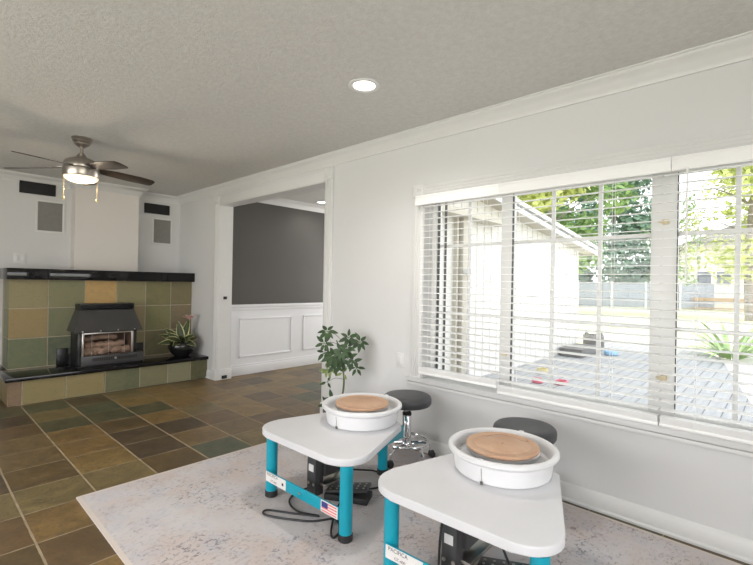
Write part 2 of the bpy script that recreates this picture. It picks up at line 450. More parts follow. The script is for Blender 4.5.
# ------------------------------------------------------------------ setting
o = B().mat(M['floor']); o.box(XL-.15, HX1+.1, YF-.15, HY0, -.06, 0) if False else None
fb = B(); fb.box(XL-.15, XO, YF-.15, YB+.15, -.06, 0); fb.box(XO, HX1+.1, HY0-.04, HY1+.1, -.06, 0)
struct(fb.build('floor', M['floor']), 'brown and green slate tiled floor', 'floor')
cb = B(); cb.box(XL-.15, XO, YF-.15, YB+.15, ZC, ZC+.08); cb.box(XO, HX1+.1, HY0-.04, HY1+.1, ZC, ZC+.08)
struct(cb.build('ceiling', M['ceiling']), 'textured off-white ceiling', 'ceiling')

w = B()
w.box(XW, XO, YF-.15, WN0, 0, ZC); w.box(XW, XO, WN0, WN1, 0, WZ0); w.box(XW, XO, WN0, WN1, WZ1, ZC)
w.box(XW, XO, WN1, OP0, 0, ZC); w.box(XW, XO, OP0, OP1, OPZ, ZC); w.box(XW, XO, OP1, YB+.15, 0, ZC)
struct(w.build('wall_right', M['wall'], smooth=0), 'pale grey wall with the long window and the wide opening', 'wall')
struct((lambda b: (b.box(XL-.15, XW, YB, YB+.15, 0, ZC), b)[1])(B()).build('wall_back', M['wall'], smooth=0), 'white wall behind the fireplace', 'wall')
lw0, lw1 = .2, 4.6  # unseen left window opening, added to light the room
w = B(); w.box(XL-.15, XL, YF, lw0, 0, ZC); w.box(XL-.15, XL, lw1, YB, 0, ZC); w.box(XL-.15, XL, lw0, lw1, 0, .3); w.box(XL-.15, XL, lw0, lw1, 2.2, ZC)
struct(w.build('wall_left', M['wall'], smooth=0), 'white wall on the left side with an added wide window', 'wall')
# wall behind the camera with a wide unseen opening, added to bring in fill light
fx0, fx1, fz0, fz1 = -1.9, 1.9, .25, 2.2
w = B(); w.box(XL, fx0, YF-.15, YF, 0, ZC); w.box(fx1, XW, YF-.15, YF, 0, ZC); w.box(fx0, fx1, YF-.15, YF, 0, fz0); w.box(fx0, fx1, YF-.15, YF, fz1, ZC)
struct(w.build('wall_front', M['wall'], smooth=0), 'white wall behind the viewer with an added wide window', 'wall')
# chimney breast
CX0, CX1, CY = 1.378, 2.085, 6.235
w = B(); w.box(CX0, CX1, CY, YB, 1.35, ZC)
struct(w.build('wall_chimney', M['chimney'], smooth=0), 'plain chimney breast rising from the black mantel', 'wall')
# hall walls: dark upper paint over white wainscot
w = B().mat(M['dark_wall']); w.box(XO, HX1, HY1, HY1+.1, .94, ZC)
w.mat(M['wainscot']); w.box(XO, HX1, HY1, HY1+.1, 0, .94)
hb = struct(w.build('wall_hall_back', smooth=0), 'charcoal painted wall above white wainscot seen through the opening', 'wall')
w = B(); w.box(XO, HX1, HY0-.04, HY0, 0, ZC)
struct(w.build('wall_hall_front', M['wall'], smooth=0), 'hall wall on the window side', 'wall')
w = B(); w.box(HX1, HX1+.1, HY0-.04, 3.5, 0, ZC); w.box(HX1, HX1+.1, 5.0, HY1+.1, 0, ZC); w.box(HX1, HX1+.1, 3.5, 5.0, 0, .5); w.box(HX1, HX1+.1, 3.5, 5.0, 2.2, ZC)  # opening added so a lamp beyond it brightens the hall
struct(w.build('wall_hall_right', M['wall'], smooth=0), 'end wall of the hall with an added opening for fill light', 'wall')
# wainscot rails and panel mouldings
w = B()
w.box(XO, HX1, HY1-.022, HY1, .90, .945, .006); w.box(XO, HX1, HY1-.012, HY1, .862, .9, .004)
w.box(XO, HX1, HY1-.016, HY1, 0, .118, .004); w.box(XO, HX1, HY1-.01, HY1, .118, .14, .003)
for x0, x1 in ((3.046, 3.895), (4.10, 4.95), (5.15, 6.0)):
    z0, z1 = .232, .76
    for a, b_, c, d in ((x0, x1, z0, z0+.022), (x0, x1, z1-.022, z1), (x0, x0+.022, z0, z1), (x1-.022, x1, z0, z1)):
        w.box(a, b_, HY1-.012, HY1, c, d, .004)
struct(w.build('trim_1', M['wainscot']), 'white chair rail, panel mouldings and baseboard of the wainscot', 'wainscot trim')
# crown mouldings
crown = [(0, ZC-.095), (.012, ZC-.095), (.016, ZC-.078), (.03, ZC-.066), (.036, ZC-.052), (.058, ZC-.03), (.074, ZC-.022), (.078, ZC-.01), (.088, ZC-.008), (.088, ZC), (0, ZC)]
w = B()
w.sweep(crown, [(XW, YF), (XW, YB), (CX1, YB), (CX1, CY), (CX0, CY), (CX0, YB), (XL, YB), (XL, YF)])
struct(w.build('trim_2', M['trim'], smooth=50), 'white crown moulding around the ceiling', 'crown moulding')
w = B(); w.sweep(crown, [(HX1, HY0), (HX1, HY1), (XO, HY1)])
struct(w.build('trim_3', M['trim'], smooth=50), 'white crown moulding in the hall', 'crown moulding')
# baseboards
base = [(0, 0), (.026, 0), (.026, .012), (.016, .02), (.016, .078), (.013, .084), (.010, .092), (.004, .1), (0, .102)]
w = B(); w.sweep(base, [(XW, YF), (XW, OP0-.13)])
struct(w.build('baseboard_right', M['trim'], smooth=40), 'white baseboard under the window', 'baseboard')
w = B(); w.sweep(base, [(XW, OP1+.115), (XW, YB), (XL, YB)])
struct(w.build('baseboard_back', M['trim'], smooth=40), 'white baseboard by the fireplace', 'baseboard')
# opening: jambs, head lining and casings
w = B()
w.box(XW-.004, XO+.004, OP1-.008, OP1, 0, OPZ); w.box(XW-.004, XO+.004, OP0, OP0+.008, 0, OPZ); w.box(XW-.004, XO+.004, OP0, OP1, OPZ-.008, OPZ)
def casing(y0, y1, zb, zt):
    w.box(XW-.018, XW, y0, y1, zb, zt, .004)
    for k in range(3):
        yy = y0+(y1-y0)*(.28+.22*k); w.box(XW-.023, XW-.015, yy-.006, yy+.006, zb, zt, .003)
    w.box(XW-.026, XW, y0-.004, y1+.004, zt, zt+.10, .004); w.lathe([(.03, 0), (.03, .004), (.018, .008), (.0, .010)], 20, Matrix.Translation((XW-.026, (y0+y1)/2, zt+.05)) @ Matrix.Rotation(-PI/2, 4, 'Y'))
    w.box(XW-.028, XW, y0-.004, y1+.004, 0, zb, .004)
casing(OP1, OP1+.105, .14, OPZ+.012); casing(OP0-.115, OP0-.005, .14, OPZ+.012)
w.box(XW-.012, XW, OP0, OP1, OPZ, OPZ+.09, .003)
w.box(XO, XO+.02, OP1, HY1, 0, OPZ+.09, .004); w.box(XW+.02, XO+.03, OP1-.014, OP1-.006, 0, .14, .004)
struct(w.build('trim_4', M['trim']), 'white fluted casing of the wide opening with corner blocks', 'door casing')

# ------------------------------------------------------------------ window
w = B()   # interior casing
w.box(XW-.018, XW, WN1, WN1+.095, WZ0, WZ1, .004)
for k in range(3): w.box(XW-.023, XW-.015, WN1+.026+.02*k, WN1+.036+.02*k, WZ0, WZ1, .003)
w.box(XW-.018, XW, WN0-.095, WN0, WZ0, WZ1, .004)
for y0 in (WN1-.003, WN0-.098):
    w.box(XW-.028, XW, y0, y0+.101, WZ1, WZ1+.095, .004)
    for dy in (.033, .066): w.lathe([(.014, 0), (.012, .006), (.0, .008)], 16, Matrix.Translation((XW-.028, y0+dy, WZ1+.055)) @ Matrix.Rotation(-PI/2, 4, 'Y'))
w.box(XW-.018, XW, WN0, WN1, WZ1, WZ1+.085, .003)
for z in (.025, .045, .065): w.box(XW-.023, XW-.015, WN0, WN1, WZ1+z-.004, WZ1+z+.004, .002)
w.box(XW-.024, XW, WN0-.14, WN1+.14, WZ0-.035, WZ0, .004); w.box(XW-.03, XW, WN0-.14, WN1+.14, WZ0-.005, WZ0+.004, .003)
w.box(XW-.018, XW, WN0-.13, WN1+.13, WZ0-.062, WZ0-.039, .004)
# jamb liners
w.box(XW-.01, XO-.06, WN1-.006, WN1, WZ0, WZ1); w.box(XW-.01, XO-.06, WN0, WN0+.006, WZ0, WZ1)
w.box(XW-.01, XO-.06, WN0, WN1, WZ0-.002, WZ0+.006); w.box(XW-.01, XO-.06, WN0, WN1, WZ1-.006, WZ1)
struct(w.build('trim_5', M['trim']), 'white moulded casing and sill around the long window', 'window casing')
FX0, FX1 = XO-.065, XO-.005
w = B()
w.box(FX0, FX1, WN0, WN1, WZ0, WZ0+.05, .004); w.box(FX0, FX1, WN0, WN1, WZ1-.045, WZ1, .004)
mull = [(1.355, 1.435), (.425, .545)]
for a, b_ in [(WN0, WN0+.05), (WN1-.05, WN1)]+mull: w.box(FX0-.003, FX1+.003, a, b_, WZ0+.002, WZ1-.002, .004)
w1 = struct(w.build('window_1', M['vinyl_frame']), 'long white window of three lights with grilles behind blinds', 'window')
panes = [(WN0+.05, .425), (.545, 1.355), (1.435, WN1-.05)]
for i, (a, b_) in enumerate(panes):
    g = B(); g.box(FX0+.028, FX0+.032, a, b_, WZ0+.05, WZ1-.045); g.build('glass_pane', M['glass'], w1, smooth=0)
    g = B()
    for z in (1.045, 1.555): g.box(FX0+.018, FX0+.042, a, b_, z-.011, z+.011, .003)
    ys = {0: (.176,), 1: (.812, 1.09), 2: (1.7,)}[i]
    for y in ys: g.box(FX0+.019, FX0+.041, y-.011, y+.011, WZ0+.05, WZ1-.045, .003)
    g.build('grille_bars', M['vinyl_frame'], w1)
    if i == 2:   # opening sash with dark gaskets
        for y in (1.958, 1.897):
            g = B(); g.box(FX0-.004, FX0+.02, y-.003, y+.003, WZ0+.05, WZ1-.045); g.build('gasket', M['seal'], w1, label='dark gasket strip')
    else:
        g = B(); g.box(FX0-.001, FX0+.02, b_-.003, b_, WZ0+.05, WZ1-.045); g.build('gasket', M['seal'], w1, label='dark gasket strip')
for y, z in ((.475, .78), (.475, 1.62), (1.39, .80)):
    g = B(); g.box(FX0-.02, FX0, y-.016, y+.016, z-.014, z+.014, .005); g.obox((FX0-.018, y+.015, z-.004), (.012, .04, .01), (.3, 0, 0), .003)
    g.build('latch', M['beige'], w1, label='beige latch')
# back window (unseen, added to light the room) frame and glass
w = B()
for a, b_, c, d in ((fx0, fx1, fz0, fz0+.05), (fx0, fx1, fz1-.05, fz1), (fx0, fx0+.05, fz0, fz1), (fx1-.05, fx1, fz0, fz1), (-.03, .03, fz0, fz1)): w.box(a, b_, YF-.1, YF-.04, c, d)
w2 = struct(w.build('fill_window_rear', M['vinyl_frame']), 'added wide window behind the viewer for fill light', 'window')
g = B(); g.box(fx0, fx1, YF-.07, YF-.066, fz0, fz1); g.build('glass_pane', M['glass'], w2, smooth=0)
w = B()  # left window, also unseen and added for fill light
for a, b_, c, d in ((lw0, lw1, .3, .35), (lw0, lw1, 2.15, 2.2), (lw0, lw0+.05, .3, 2.2), (lw1-.05, lw1, .3, 2.2), (2.37, 2.43, .3, 2.2)): w.box(XL-.1, XL-.04, a, b_, c, d)
w3 = struct(w.build('fill_window_left', M['vinyl_frame']), 'added wide window on the left side for fill light', 'window')
g = B(); g.box(XL-.07, XL-.066, lw0, lw1, .3, 2.2); g.build('glass_pane', M['glass'], w3, smooth=0)
def fill_light(loc, rot, sx_, sy_, e):  # area lamp added outside an unseen opening as fill
    l = bpy.data.lights.new('fill_light', 'AREA'); l.shape = 'RECTANGLE'; l.size = sx_; l.size_y = sy_; l.energy = e; l.color = (1, .985, .97)
    o = bpy.data.objects.new('fill_light', l); COL.objects.link(o); o.location = loc; o.rotation_euler = rot
fill_light((HX1+.12, 4.25, 1.35), (PI/2, 0, PI/2), 1.5, 1.7, 55)
fill_light((0, YF-.2, 1.22), (PI/2, 0, 0), fx1-fx0, 1.9, 75)
fill_light((XL-.2, (lw0+lw1)/2, 1.25), (PI/2, 0, -PI/2), lw1-lw0, 1.85, 118)

# ------------------------------------------------------------------ blinds
def blind(y0, y1, zb, zbot2, label, ladders, wand=None, vy=None):
    xc = XW-.028; t = thing('window_blind', label, 'blind', (xc, (y0+y1)/2, WZ1), 0, 'horizontal blinds on the long window')
    def L(b): bmesh.ops.translate(b.bm, vec=(-xc, -(y0+y1)/2, -WZ1), verts=b.bm.verts); return b
    b = B(); b.box(xc-.022, xc+.028, y0, y1, 1.885, WZ1-.004, .003); L(b).build('headrail', M['slat'], t)
    v0, v1 = vy
    b = B(); b.box(xc-.04, xc-.029, v0, v1, 1.852, 1.926, .003); b.box(xc-.043, xc-.034, v0, v1, 1.908, 1.922, .003); b.box(xc-.042, xc-.034, v0, v1, 1.856, 1.864, .003)
    L(b).build('valance', M['slat'], t)
    b = B(); z = 1.842
    while z > zb+.075:
        b.obox((xc, (y0+y1)/2, z), (.05, y1-y0-.008, .0028), (0, R(-4), 0)); z -= .0462
    L(b).build('slats', M['slat'], t, smooth=0)
    b = B(); b.box(xc-.026, xc+.026, y0, y1, zb, zb+.02, .005)
    for k in range(5): b.box(xc-.025, xc+.025, y0+.004, y1-.004, zb+.0215+.0062*k, zb+.0258+.0062*k)
    L(b).build('bottom_rail', M['slat'], t)
    b = B()
    for y in ladders:
        for x in (xc-.027, xc+.027): b.tube([(x, y, zb+.01), (x, y, 1.9)], .0012, 5)
    L(b).build('ladder_cord', M['slat'], t)
    if wand:
        b = B(); b.tube([(xc-.048, wand, 1.86), (xc-.049, wand, wand_z)], .0045, 8); b.tube([(xc-.036, wand, 1.875), (xc-.048, wand, 1.86)], .002, 6)
        L(b).build('tilt_wand', M['slat'], t)
    return t
wand_z = 1.30
blind(1.374, 2.016, .588, 0, 'left narrow white horizontal blind beside the window corner block', (1.49, 1.93), None, (1.376, 2.06))
blind(.4705, 1.371, .556, 0, 'middle wide white horizontal blind over the view of the deck', (.70, 1.26), None, (.4305, 1.3755))
blind(-.185, .4665, .556, 0, 'right white horizontal blind with a hanging tilt wand', (.32, -.05), .36, (-.215, .4275))

# ------------------------------------------------------------------ switch plates and sockets
def plate(name, label, cat, loc, rz, kind):
    t = thing(name, label, cat, loc, rz)      # local: faces -y
    b = B(); wd = .115 if kind == 'double' else .072
    b.box(-wd/2, wd/2, -.006, 0, -.058, .058, .003); b.build('cover_plate', M['plastic_white'], t)
    for dx in ((-.027, .027) if kind == 'double' else (0,)):
        b = B(); b.box(dx-.016, dx+.016, -.010, -.004, -.033, .033, .002)
        b.build('rocker' if kind != 'socket' else 'socket_face', M['plastic_white'], t)
    return t
plate('light_switch', 'white double switch plate above the left end of the mantel', 'light switch', (.895, YB, 1.475), 0, 'double')
plate('wall_outlet', 'white outlet plate on the wall left of the window', 'outlet', (XW, 2.232, .655), -PI/2, 'socket')
t = thing('wall_sensor', 'small black control box on the white opening jamb', 'sensor', (XW+.085, OP1-.008, 1.04), 0)
b = B(); b.box(-.022, .022, -.014, 0, -.018, .018, .003); b.build('housing', M['black'], t)
b = B(); b.box(-.009, .009, -.017, -.013, -.008, .008, .002); b.build('lens', M['dark_metal'], t)
t = thing('floor_outlet', 'small black socket low on the jamb plinth', 'outlet', (XW+.09, OP1-.014, .035), 0)
b = B(); b.box(-.034, .034, -.012, 0, -.02, .02, .003); b.build('housing', M['black'], t)
b = B(); b.box(-.014, .014, -.015, -.011, -.009, .009, .002); b.build('socket_face', M['dark_metal'], t)

# ------------------------------------------------------------------ speakers in the chimney wall
def slot(x0, x1, z0, z1, label):
    t = thing('slot_speaker', label, 'speaker', ((x0+x1)/2, YB, (z0+z1)/2), 0, 'black slot speakers')
    a, c = (x1-x0)/2, (z1-z0)/2
    b = B(); b.box(-a, a, -.02, 0, -c, c, .003); b.build('frame', M['black'], t)
    b = B(); b.box(-a+.01, a-.01, -.024, -.018, -c+.01, c-.01, .002); b.build('grille_cloth', M['black'], t)
def grille(x0, x1, z0, z1, label):
    t = thing('wall_grille', label, 'speaker grille', ((x0+x1)/2, YB, (z0+z1)/2), 0, 'grey square grilles')
    a, c = (x1-x0)/2, (z1-z0)/2
    b = B()
    for p in ((-a-.025, a+.025, -c-.025, -c), (-a-.025, a+.025, c, c+.025), (-a-.025, -a, -c, c), (a, a+.025, -c, c)): b.box(p[0], p[1], -.012, 0, p[2], p[3], .003)
    b.build('frame', M['trim'], t)
    b = B(); b.box(-a, a, -.008, 0, -c, c)
    n = 26
    for k in range(n): b.box(-a, a, -.011, -.008, -c+(k+.2)*2*c/n, -c+(k+.7)*2*c/n)
    b.build('louvre', M['grille'], t, smooth=0)
slot(.875, 1.217, 2.226, 2.364, 'black slot speaker left of the chimney breast under the crown')
slot(2.213, 2.544, 2.168, 2.304, 'black slot speaker right of the chimney breast under the crown')
grille(1.05, 1.288, 1.812, 2.15, 'grey grille in white frame left of the chimney breast')
grille(2.34, 2.566, 1.77, 2.095, 'grey grille in white frame right of the chimney breast')

# ------------------------------------------------------------------ fireplace
TY = 5.968; X0, X1 = .745, XW-.003
fp = thing('fireplace', 'slate tiled fireplace with black granite mantel and raised hearth', 'fireplace', (1.72, TY, 0), 0)
def LF(b): bmesh.ops.translate(b.bm, vec=(-1.72, -TY, 0), verts=b.bm.verts); return b
def tile_mesh(name, tiles, core):
    """tiles: (x0,x1,y0,y1,z0,z1,color); core boxes get grout"""
    b = B().mat(M['slate']); lay = b.bm.faces.layers.float_color.new('tile')
    for x0, x1, y0, y1, z0, z1, c in tiles:
        for f in b.box(x0, x1, y0, y1, z0, z1, .0025, 1): f[lay] = c
    b.mat(M['grout'])
    for c in core: b.box(*c)
    return LF(b).build(name, None, fp)
G = .0055
C1 = [[hexc(146, 137, 104), hexc(130, 131, 100), hexc(193, 159, 105), hexc(140, 135, 102), hexc(122, 120, 86), hexc(120, 113, 86)],
      [hexc(154, 135, 95), hexc(115, 120, 94), hexc(137, 128, 97), hexc(141, 130, 102), hexc(129, 129, 93), hexc(126, 114, 92)],
      [hexc(107, 116, 89), hexc(86, 98, 81), hexc(106, 108, 85), hexc(137, 130, 97), hexc(109, 106, 81), hexc(107, 104, 81)]]
xs = [X0, 1.085, 1.431, 1.766, 2.095, 2.409, X1]; zs = [1.235, .923, .60, .28]
tl = []
for r in range(3):
    for c in range(6): tl.append((xs[c]+G, xs[c+1]-G, TY, TY+.02, zs[r+1]+G, zs[r]-G, C1[r][c]))
    tl.append((X0, X0+.012, TY+.024, TY+.30, zs[r+1]+G, zs[r]-G, C1[r][1])); 
tile_mesh('tile_facing', tl, [(X0+.006, X1, TY+.006, YB-.002, 0.27, 1.235)])
b = B(); b.box(.715, 1.073, 5.885, YB-.001, 1.233, 1.352, .004); b.box(1.077, XW-.002, 5.885, YB-.001, 1.233, 1.352, .004)
b.box(1.07, 1.08, 5.895, YB-.001, 1.235, 1.348)
LF(b).build('mantel_shelf', M['granite'], fp)
BY = 5.475; HX0 = .685
hx = [HX0, .80, 1.16, 1.52, 1.875, 2.19, 2.47, X1]
CH = [hexc(129, 106, 88), hexc(141, 129, 90), hexc(143, 131, 92), hexc(97, 103, 79), hexc(121, 121, 94), hexc(137, 137, 110), hexc(88, 91, 67)]
tl = [(hx[i]+G, hx[i+1]-G, BY, BY+.02, .004, .236, CH[i]) for i in range(7)]
tl += [(HX0, HX0+.012, BY+.024+i*.32, BY+.32+i*.32-G, .004, .236, hexc(112, 98, 64)) for i in range(2)]
tile_mesh('hearth_base', tl, [(HX0+.006, X1, BY+.006, TY+.01, 0, .238)])
b = B(); b.box(.665, XW-.002, 5.445, TY+.004, .238, .278, .005); b.box(.665, X0, TY, YB-.03, .238, .278, .004)
LF(b).build('hearth_slab', M['granite'], fp)

# ------------------------------------------------------------------ gas heater on the hearth
gx0, gx1, gy = 1.30, 1.895, 5.66
gf = thing('gas_heater', 'charcoal hooded gas heater with ceramic logs on the hearth', 'heater', ((gx0+gx1)/2, 5.8, .278), 0)
def LG(b): bmesh.ops.translate(b.bm, vec=(-(gx0+gx1)/2, -5.8, -.278), verts=b.bm.verts); return b
def frustum(b, lo, hi, z0, z1):
    bm = bmesh.new()
    A = [bm.verts.new((x, y, z0)) for x, y in ((lo[0], lo[2]), (lo[1], lo[2]), (lo[1], lo[3]), (lo[0], lo[3]))]
    C = [bm.verts.new((x, y, z1)) for x, y in ((hi[0], hi[2]), (hi[1], hi[2]), (hi[1], hi[3]), (hi[0], hi[3]))]
    bm.faces.new(A[::-1]); bm.faces.new(C)
    for k in range(4): bm.faces.new((A[k], A[(k+1) % 4], C[(k+1) % 4], C[k]))
    bmesh.ops.bevel(bm, geom=bm.edges[:], offset=.004, segments=2, affect='EDGES')
    b.add(bm)
BK = TY-.004
b = B(); frustum(b, (gx0-.045, gx1+.05, gy-.05, BK), (gx0+.035, gx1-.005, gy+.09, BK), .66, .895); LG(b).build('hood', M['dark_metal'], gf)
b = B(); b.box(gx0+.035, gx1-.005, gy+.09, BK, .895, .903, .003); 
for x in (gx0+.035, gx1-.017): b.box(x, x+.012, gy+.09, BK, .895, .955)
b.box(gx0+.035, gx1-.005, BK-.02, BK, .895, .955); b.box(gx0+.035, gx1-.005, gy+.085, BK, .95, .968, .003)
LG(b).build('top_vent', M['black_metal'], gf, label='black top vent')
b = B(); b.box(gx0, gx0+.05, gy, BK, .29, .66, .003); b.box(gx1-.05, gx1, gy, BK, .29, .66, .003); b.box(gx0, gx1, BK-.03, BK, .29, .66); b.box(gx0+.04, gx1-.04, gy, BK, .635, .66)
LG(b).build('body', M['black_metal'], gf, label='black firebox body')
b = B(); b.box(gx0+.05, gx1-.05, BK-.045, BK-.03, .40, .635); b.box(gx0+.05, gx0+.062, gy+.03, BK-.03, .40, .635); b.box(gx1-.062, gx1-.05, gy+.03, BK-.03, .40, .635); b.box(gx0+.05, gx1-.05, gy+.02, BK-.03, .39, .40)
for k in range(7): b.box(gx0+.06, gx1-.06, BK-.05, BK-.04, .47+.022*k, .478+.022*k)
LG(b).build('firebox_lining', M['firebrick'], gf, label='brown firebox lining')
b = B()
for x in (gx0+.035, gx1-.06): b.box(x, x+.022, gy-.012, gy+.012, .39, .645, .003)
b.box(gx0+.035, gx1-.038, gy-.006, gy+.006, .632, .648, .002)
for k in range(3): b.box(gx0+.05+k*.165+.08, gx0+.054+k*.165+.08, gy-.006, gy-.002, .40, .635)
LG(b).build('front_guard', M['steel'], gf, label='steel guard uprights')
b = B(); b.box(gx0+.025, gx1+.065, gy-.05, BK, .292, .395, .006); LG(b).build('base_box', M['dark_metal'], gf)
for q in (.13, .375):
    b = B()
    for k in range(12): b.box(gx0+q+k*.018, gx0+q+.011+k*.018, gy-.053, gy-.048, .335, .372)
    LG(b).build('vent_slots', M['black'], gf, smooth=0)
b = B(); b.lathe([(.012, 0), (.011, .012), (0, .014)], 16, Matrix.Translation((gx0+.358, gy-.05, .354)) @ Matrix.Rotation(PI/2, 4, 'X')); LG(b).build('control_knob', M['steel'], gf, label='steel knob')
for k in range(4):
    b = B(); b.lathe([(.009, 0), (.008, .006), (0, .009)], 12, Matrix.Translation((gx0+.03+k*.175, gy-.052, .672)) @ Matrix.Rotation(PI/2, 4, 'X')); LG(b).build('hood_screw', M['steel'], gf, label='bright screw head')
for i in range(9):
    b = B(); x = gx0+.11+(i % 5)*.095+random.uniform(-.01, .01)+(.04 if i > 4 else 0); z = .43+(.06 if i > 4 else 0); y = gy+.06+(.05 if i > 4 else 0)
    b.tube([(x-.05, y+random.uniform(-.02, .02), z-.01), (x, y, z+.012), (x+.05, y+random.uniform(-.02, .02), z+random.uniform(-.02, .03))], random.uniform(.036, .046), 9, smooth=3)
    LG(b).build('ceramic_log', M['log'], gf)
b = B(); b.tube([(gx0+.10, gy+.15, .56), (gx0+.25, gy+.14, .585), (gx0+.42, gy+.15, .57)], .03, 9, smooth=3); LG(b).build('ceramic_log', M['log'], gf)
# black backing panel beside the heater
b = B(); b.box(1.165, 1.275, BK-.02, BK, .279, .465, .003); b.box(1.955, 2.07, BK-.02, BK, .279, .46, .003); b.box(1.165, 2.07, BK-.012, BK, .279, .40)
tag(b.build('backing_plate', M['black_metal']), 'low black granite upstand behind the gas heater', 'panel')
b = B(); b.box(gx0, gx1+.03, gy-.03, BK-.02, .2785, .292)
o = b.build('heater_foot', M['black_metal'], gf); o.location = (-(gx0+gx1)/2, -5.8, -.278)

# ------------------------------------------------------------------ potted plant on the hearth
pp = thing('potted_plant', 'striped leafy plant with a pink flower in black pot on the hearth', 'plant', (2.455, 5.71, .279), 0)
b = B(); b.lathe([(.0, 0), (.085, 0), (.095, .012), (.14, .06), (.165, .11), (.16, .16), (.145, .18), (.152, .192), (.142, .192), (.13, .175), (.0, .172)], 32); b.build('pot', M['pot'], pp)
b = B(); b.lathe([(0, .165), (.125, .168), (.0, .18)], 20); b.build('soil', M['soil'], pp)
for i in range(22):
    a = i*2.4+.3; sh = .62 if math.cos(a) > .25 or math.sin(a) > .8 else 1.0; el = (.15, .5, .8)[i % 3]+random.uniform(-.1, .1); ln = sh*random.uniform(.2, .28)
    d = Vector((math.cos(a)*math.cos(el), math.sin(a)*math.cos(el), math.sin(el)))
    b = B(); b.leaf((d.x*.03, d.y*.03, .175), d, (-.25, -.7, .8), ln, .1, .3, True, 6); b.build('leaf', M['striped'], pp)
for dx, dy, ln in ((.09, .03, .26), (-.03, .04, .22)):
    b = B(); b.leaf((0, 0, .175), (dx, dy, .25), (-dx-.2, -.5, .1), ln+.06, .1, .08, True, 6); b.build('leaf', M['striped'], pp)
b = B(); b.tube([(.02, 0, .17), (.05, -.01, .34), (.07, -.02, .47)], .004, 6, smooth=4); b.build('flower_stem', M['stem'], pp)
b = B()
for k in range(9):
    a = k*2.4; b.leaf((.07+.002*k, -.02, .455+.006*k), (math.cos(a), math.sin(a), .8-.05*k), (0, 0, 1), .10, .06, .2)
b.build('flower', M['pink'], pp, label='pink flower head')

# ------------------------------------------------------------------ ceiling fan
fan = thing('ceiling_fan', 'brushed nickel ceiling fan with dark blades and a lit bowl', 'ceiling fan', (1.003, 4.365, ZC), 0)
b = B(); b.lathe([(.075, 0), (.078, -.012), (.070, -.022), (.071, -.034), (.058, -.046), (.058, -.056), (.03, -.075), (.022, -.082), (0, -.082)], 36); b.build('canopy', M['nickel'], fan)
b = B(); b.tube([(0, 0, -.07), (0, 0, -.17)], .0125, 14); b.lathe([(.02, -.13), (.034, -.15), (.05, -.175), (.055, -.19), (0, -.19)], 28); b.build('downrod', M['nickel'], fan)
b = B(); b.lathe([(0, -.16), (.045, -.165), (.08, -.178), (.114, -.195), (.128, -.216), (.131, -.255), (.127, -.262), (0, -.262)], 44); b.build('motor_housing', M['nickel'], fan)
b = B(); b.lathe([(0, -.262), (.130, -.262), (.135, -.268), (.135, -.322), (.130, -.332), (.118, -.332), (0, -.326)], 44); b.build('light_kit', M['nickel'], fan)
b = B(); b.lathe([(0, -.32), (.125, -.328), (.126, -.334), (.116, -.35), (.09, -.364), (.05, -.373), (0, -.376)], 40); b.build('glass_bowl', M['fan_lens'], fan, label='lit frosted glass bowl')
for k in range(5):
    a = R(-3+72*k)
    mt = Matrix.Rotation(a, 4, 'Z') @ Matrix.Translation((0, 0, -.245)) @ Matrix.Rotation(R(4), 4, 'Y') @ Matrix.Rotation(R(-12), 4, 'X')
    b = B(); pts = [(.12, -.045), (.26, -.064), (.45, -.07), (.55, -.058), (.572, -.03), (.565, .05), (.545, .064), (.38, .068), (.2, .056), (.12, .04)]
    b.prism(pts, -.003, .003, .0015, mt); bl = b.build('blade', M['blade'] , fan)
    b = B(); b.prism([(.10, -.03), (.2, -.025), (.235, 0), (.2, .025), (.10, .03)], .003, .009, .001, mt)
    b.build('blade_bracket', M['nickel'], bl)
for (x, y), ln in (((-.128, -.03), .19), ((.095, -.095), .19)):
    b = B(); b.tube([(x, y, -.32), (x, y, -.335-ln)], .0018, 6); b.lathe([(0, 0), (.008, .004), (.009, .014), (.004, .026), (0, .028)], 12, Matrix.Translation((x, y, -.35-ln)))
    b.build('pull_chain', M['brass'], fan, label='pull chain with a small bob')

# ------------------------------------------------------------------ recessed ceiling lights
def can(x, y, label, power=0):
    t = thing('ceiling_light', label, 'ceiling light', (x, y, ZC), 0, 'recessed downlights')
    b = B(); b.lathe([(.062, .002), (.095, -.001), (.097, -.006), (.09, -.010), (.068, -.008), (.060, .0)], 40, cap=False); b.build('trim_ring', M['plastic_white'], t)
    b = B(); b.lathe([(0, -.005), (.055, -.005), (.066, -.003), (0, -.001)], 32); b.build('lens', M['can_lens'], t, label='lit lens')
    if power:
        l = bpy.data.lights.new('downlight', 'SPOT'); l.energy = power; l.spot_size = R(150); l.spot_blend = .9; l.shadow_soft_size = .055; l.color = (1, .95, .89)
        lo = bpy.data.objects.new('downlight', l); COL.objects.link(lo); lo.location = (x, y, ZC-.03)
can(1.848, 1.85, 'round recessed downlight in the main ceiling in front of the window', 45)
can(4.156, 4.994, 'small recessed downlight in the hall ceiling beyond the opening', 12)
for x, y in ((-.9, 1.0), (-1.4, 3.8), (.6, -1.0)):  # added fill spots out of view, without fixtures
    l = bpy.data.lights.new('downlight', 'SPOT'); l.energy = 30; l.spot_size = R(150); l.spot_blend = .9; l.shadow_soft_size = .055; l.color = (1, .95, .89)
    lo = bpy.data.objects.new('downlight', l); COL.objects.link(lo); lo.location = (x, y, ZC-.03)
l = bpy.data.lights.new('fan_bulb', 'POINT'); l.energy = 7; l.shadow_soft_size = .06; l.color = (1, .82, .6)
lo = bpy.data.objects.new('fan_bulb', l); COL.objects.link(lo); lo.location = (1.003, 4.365, ZC-.43)

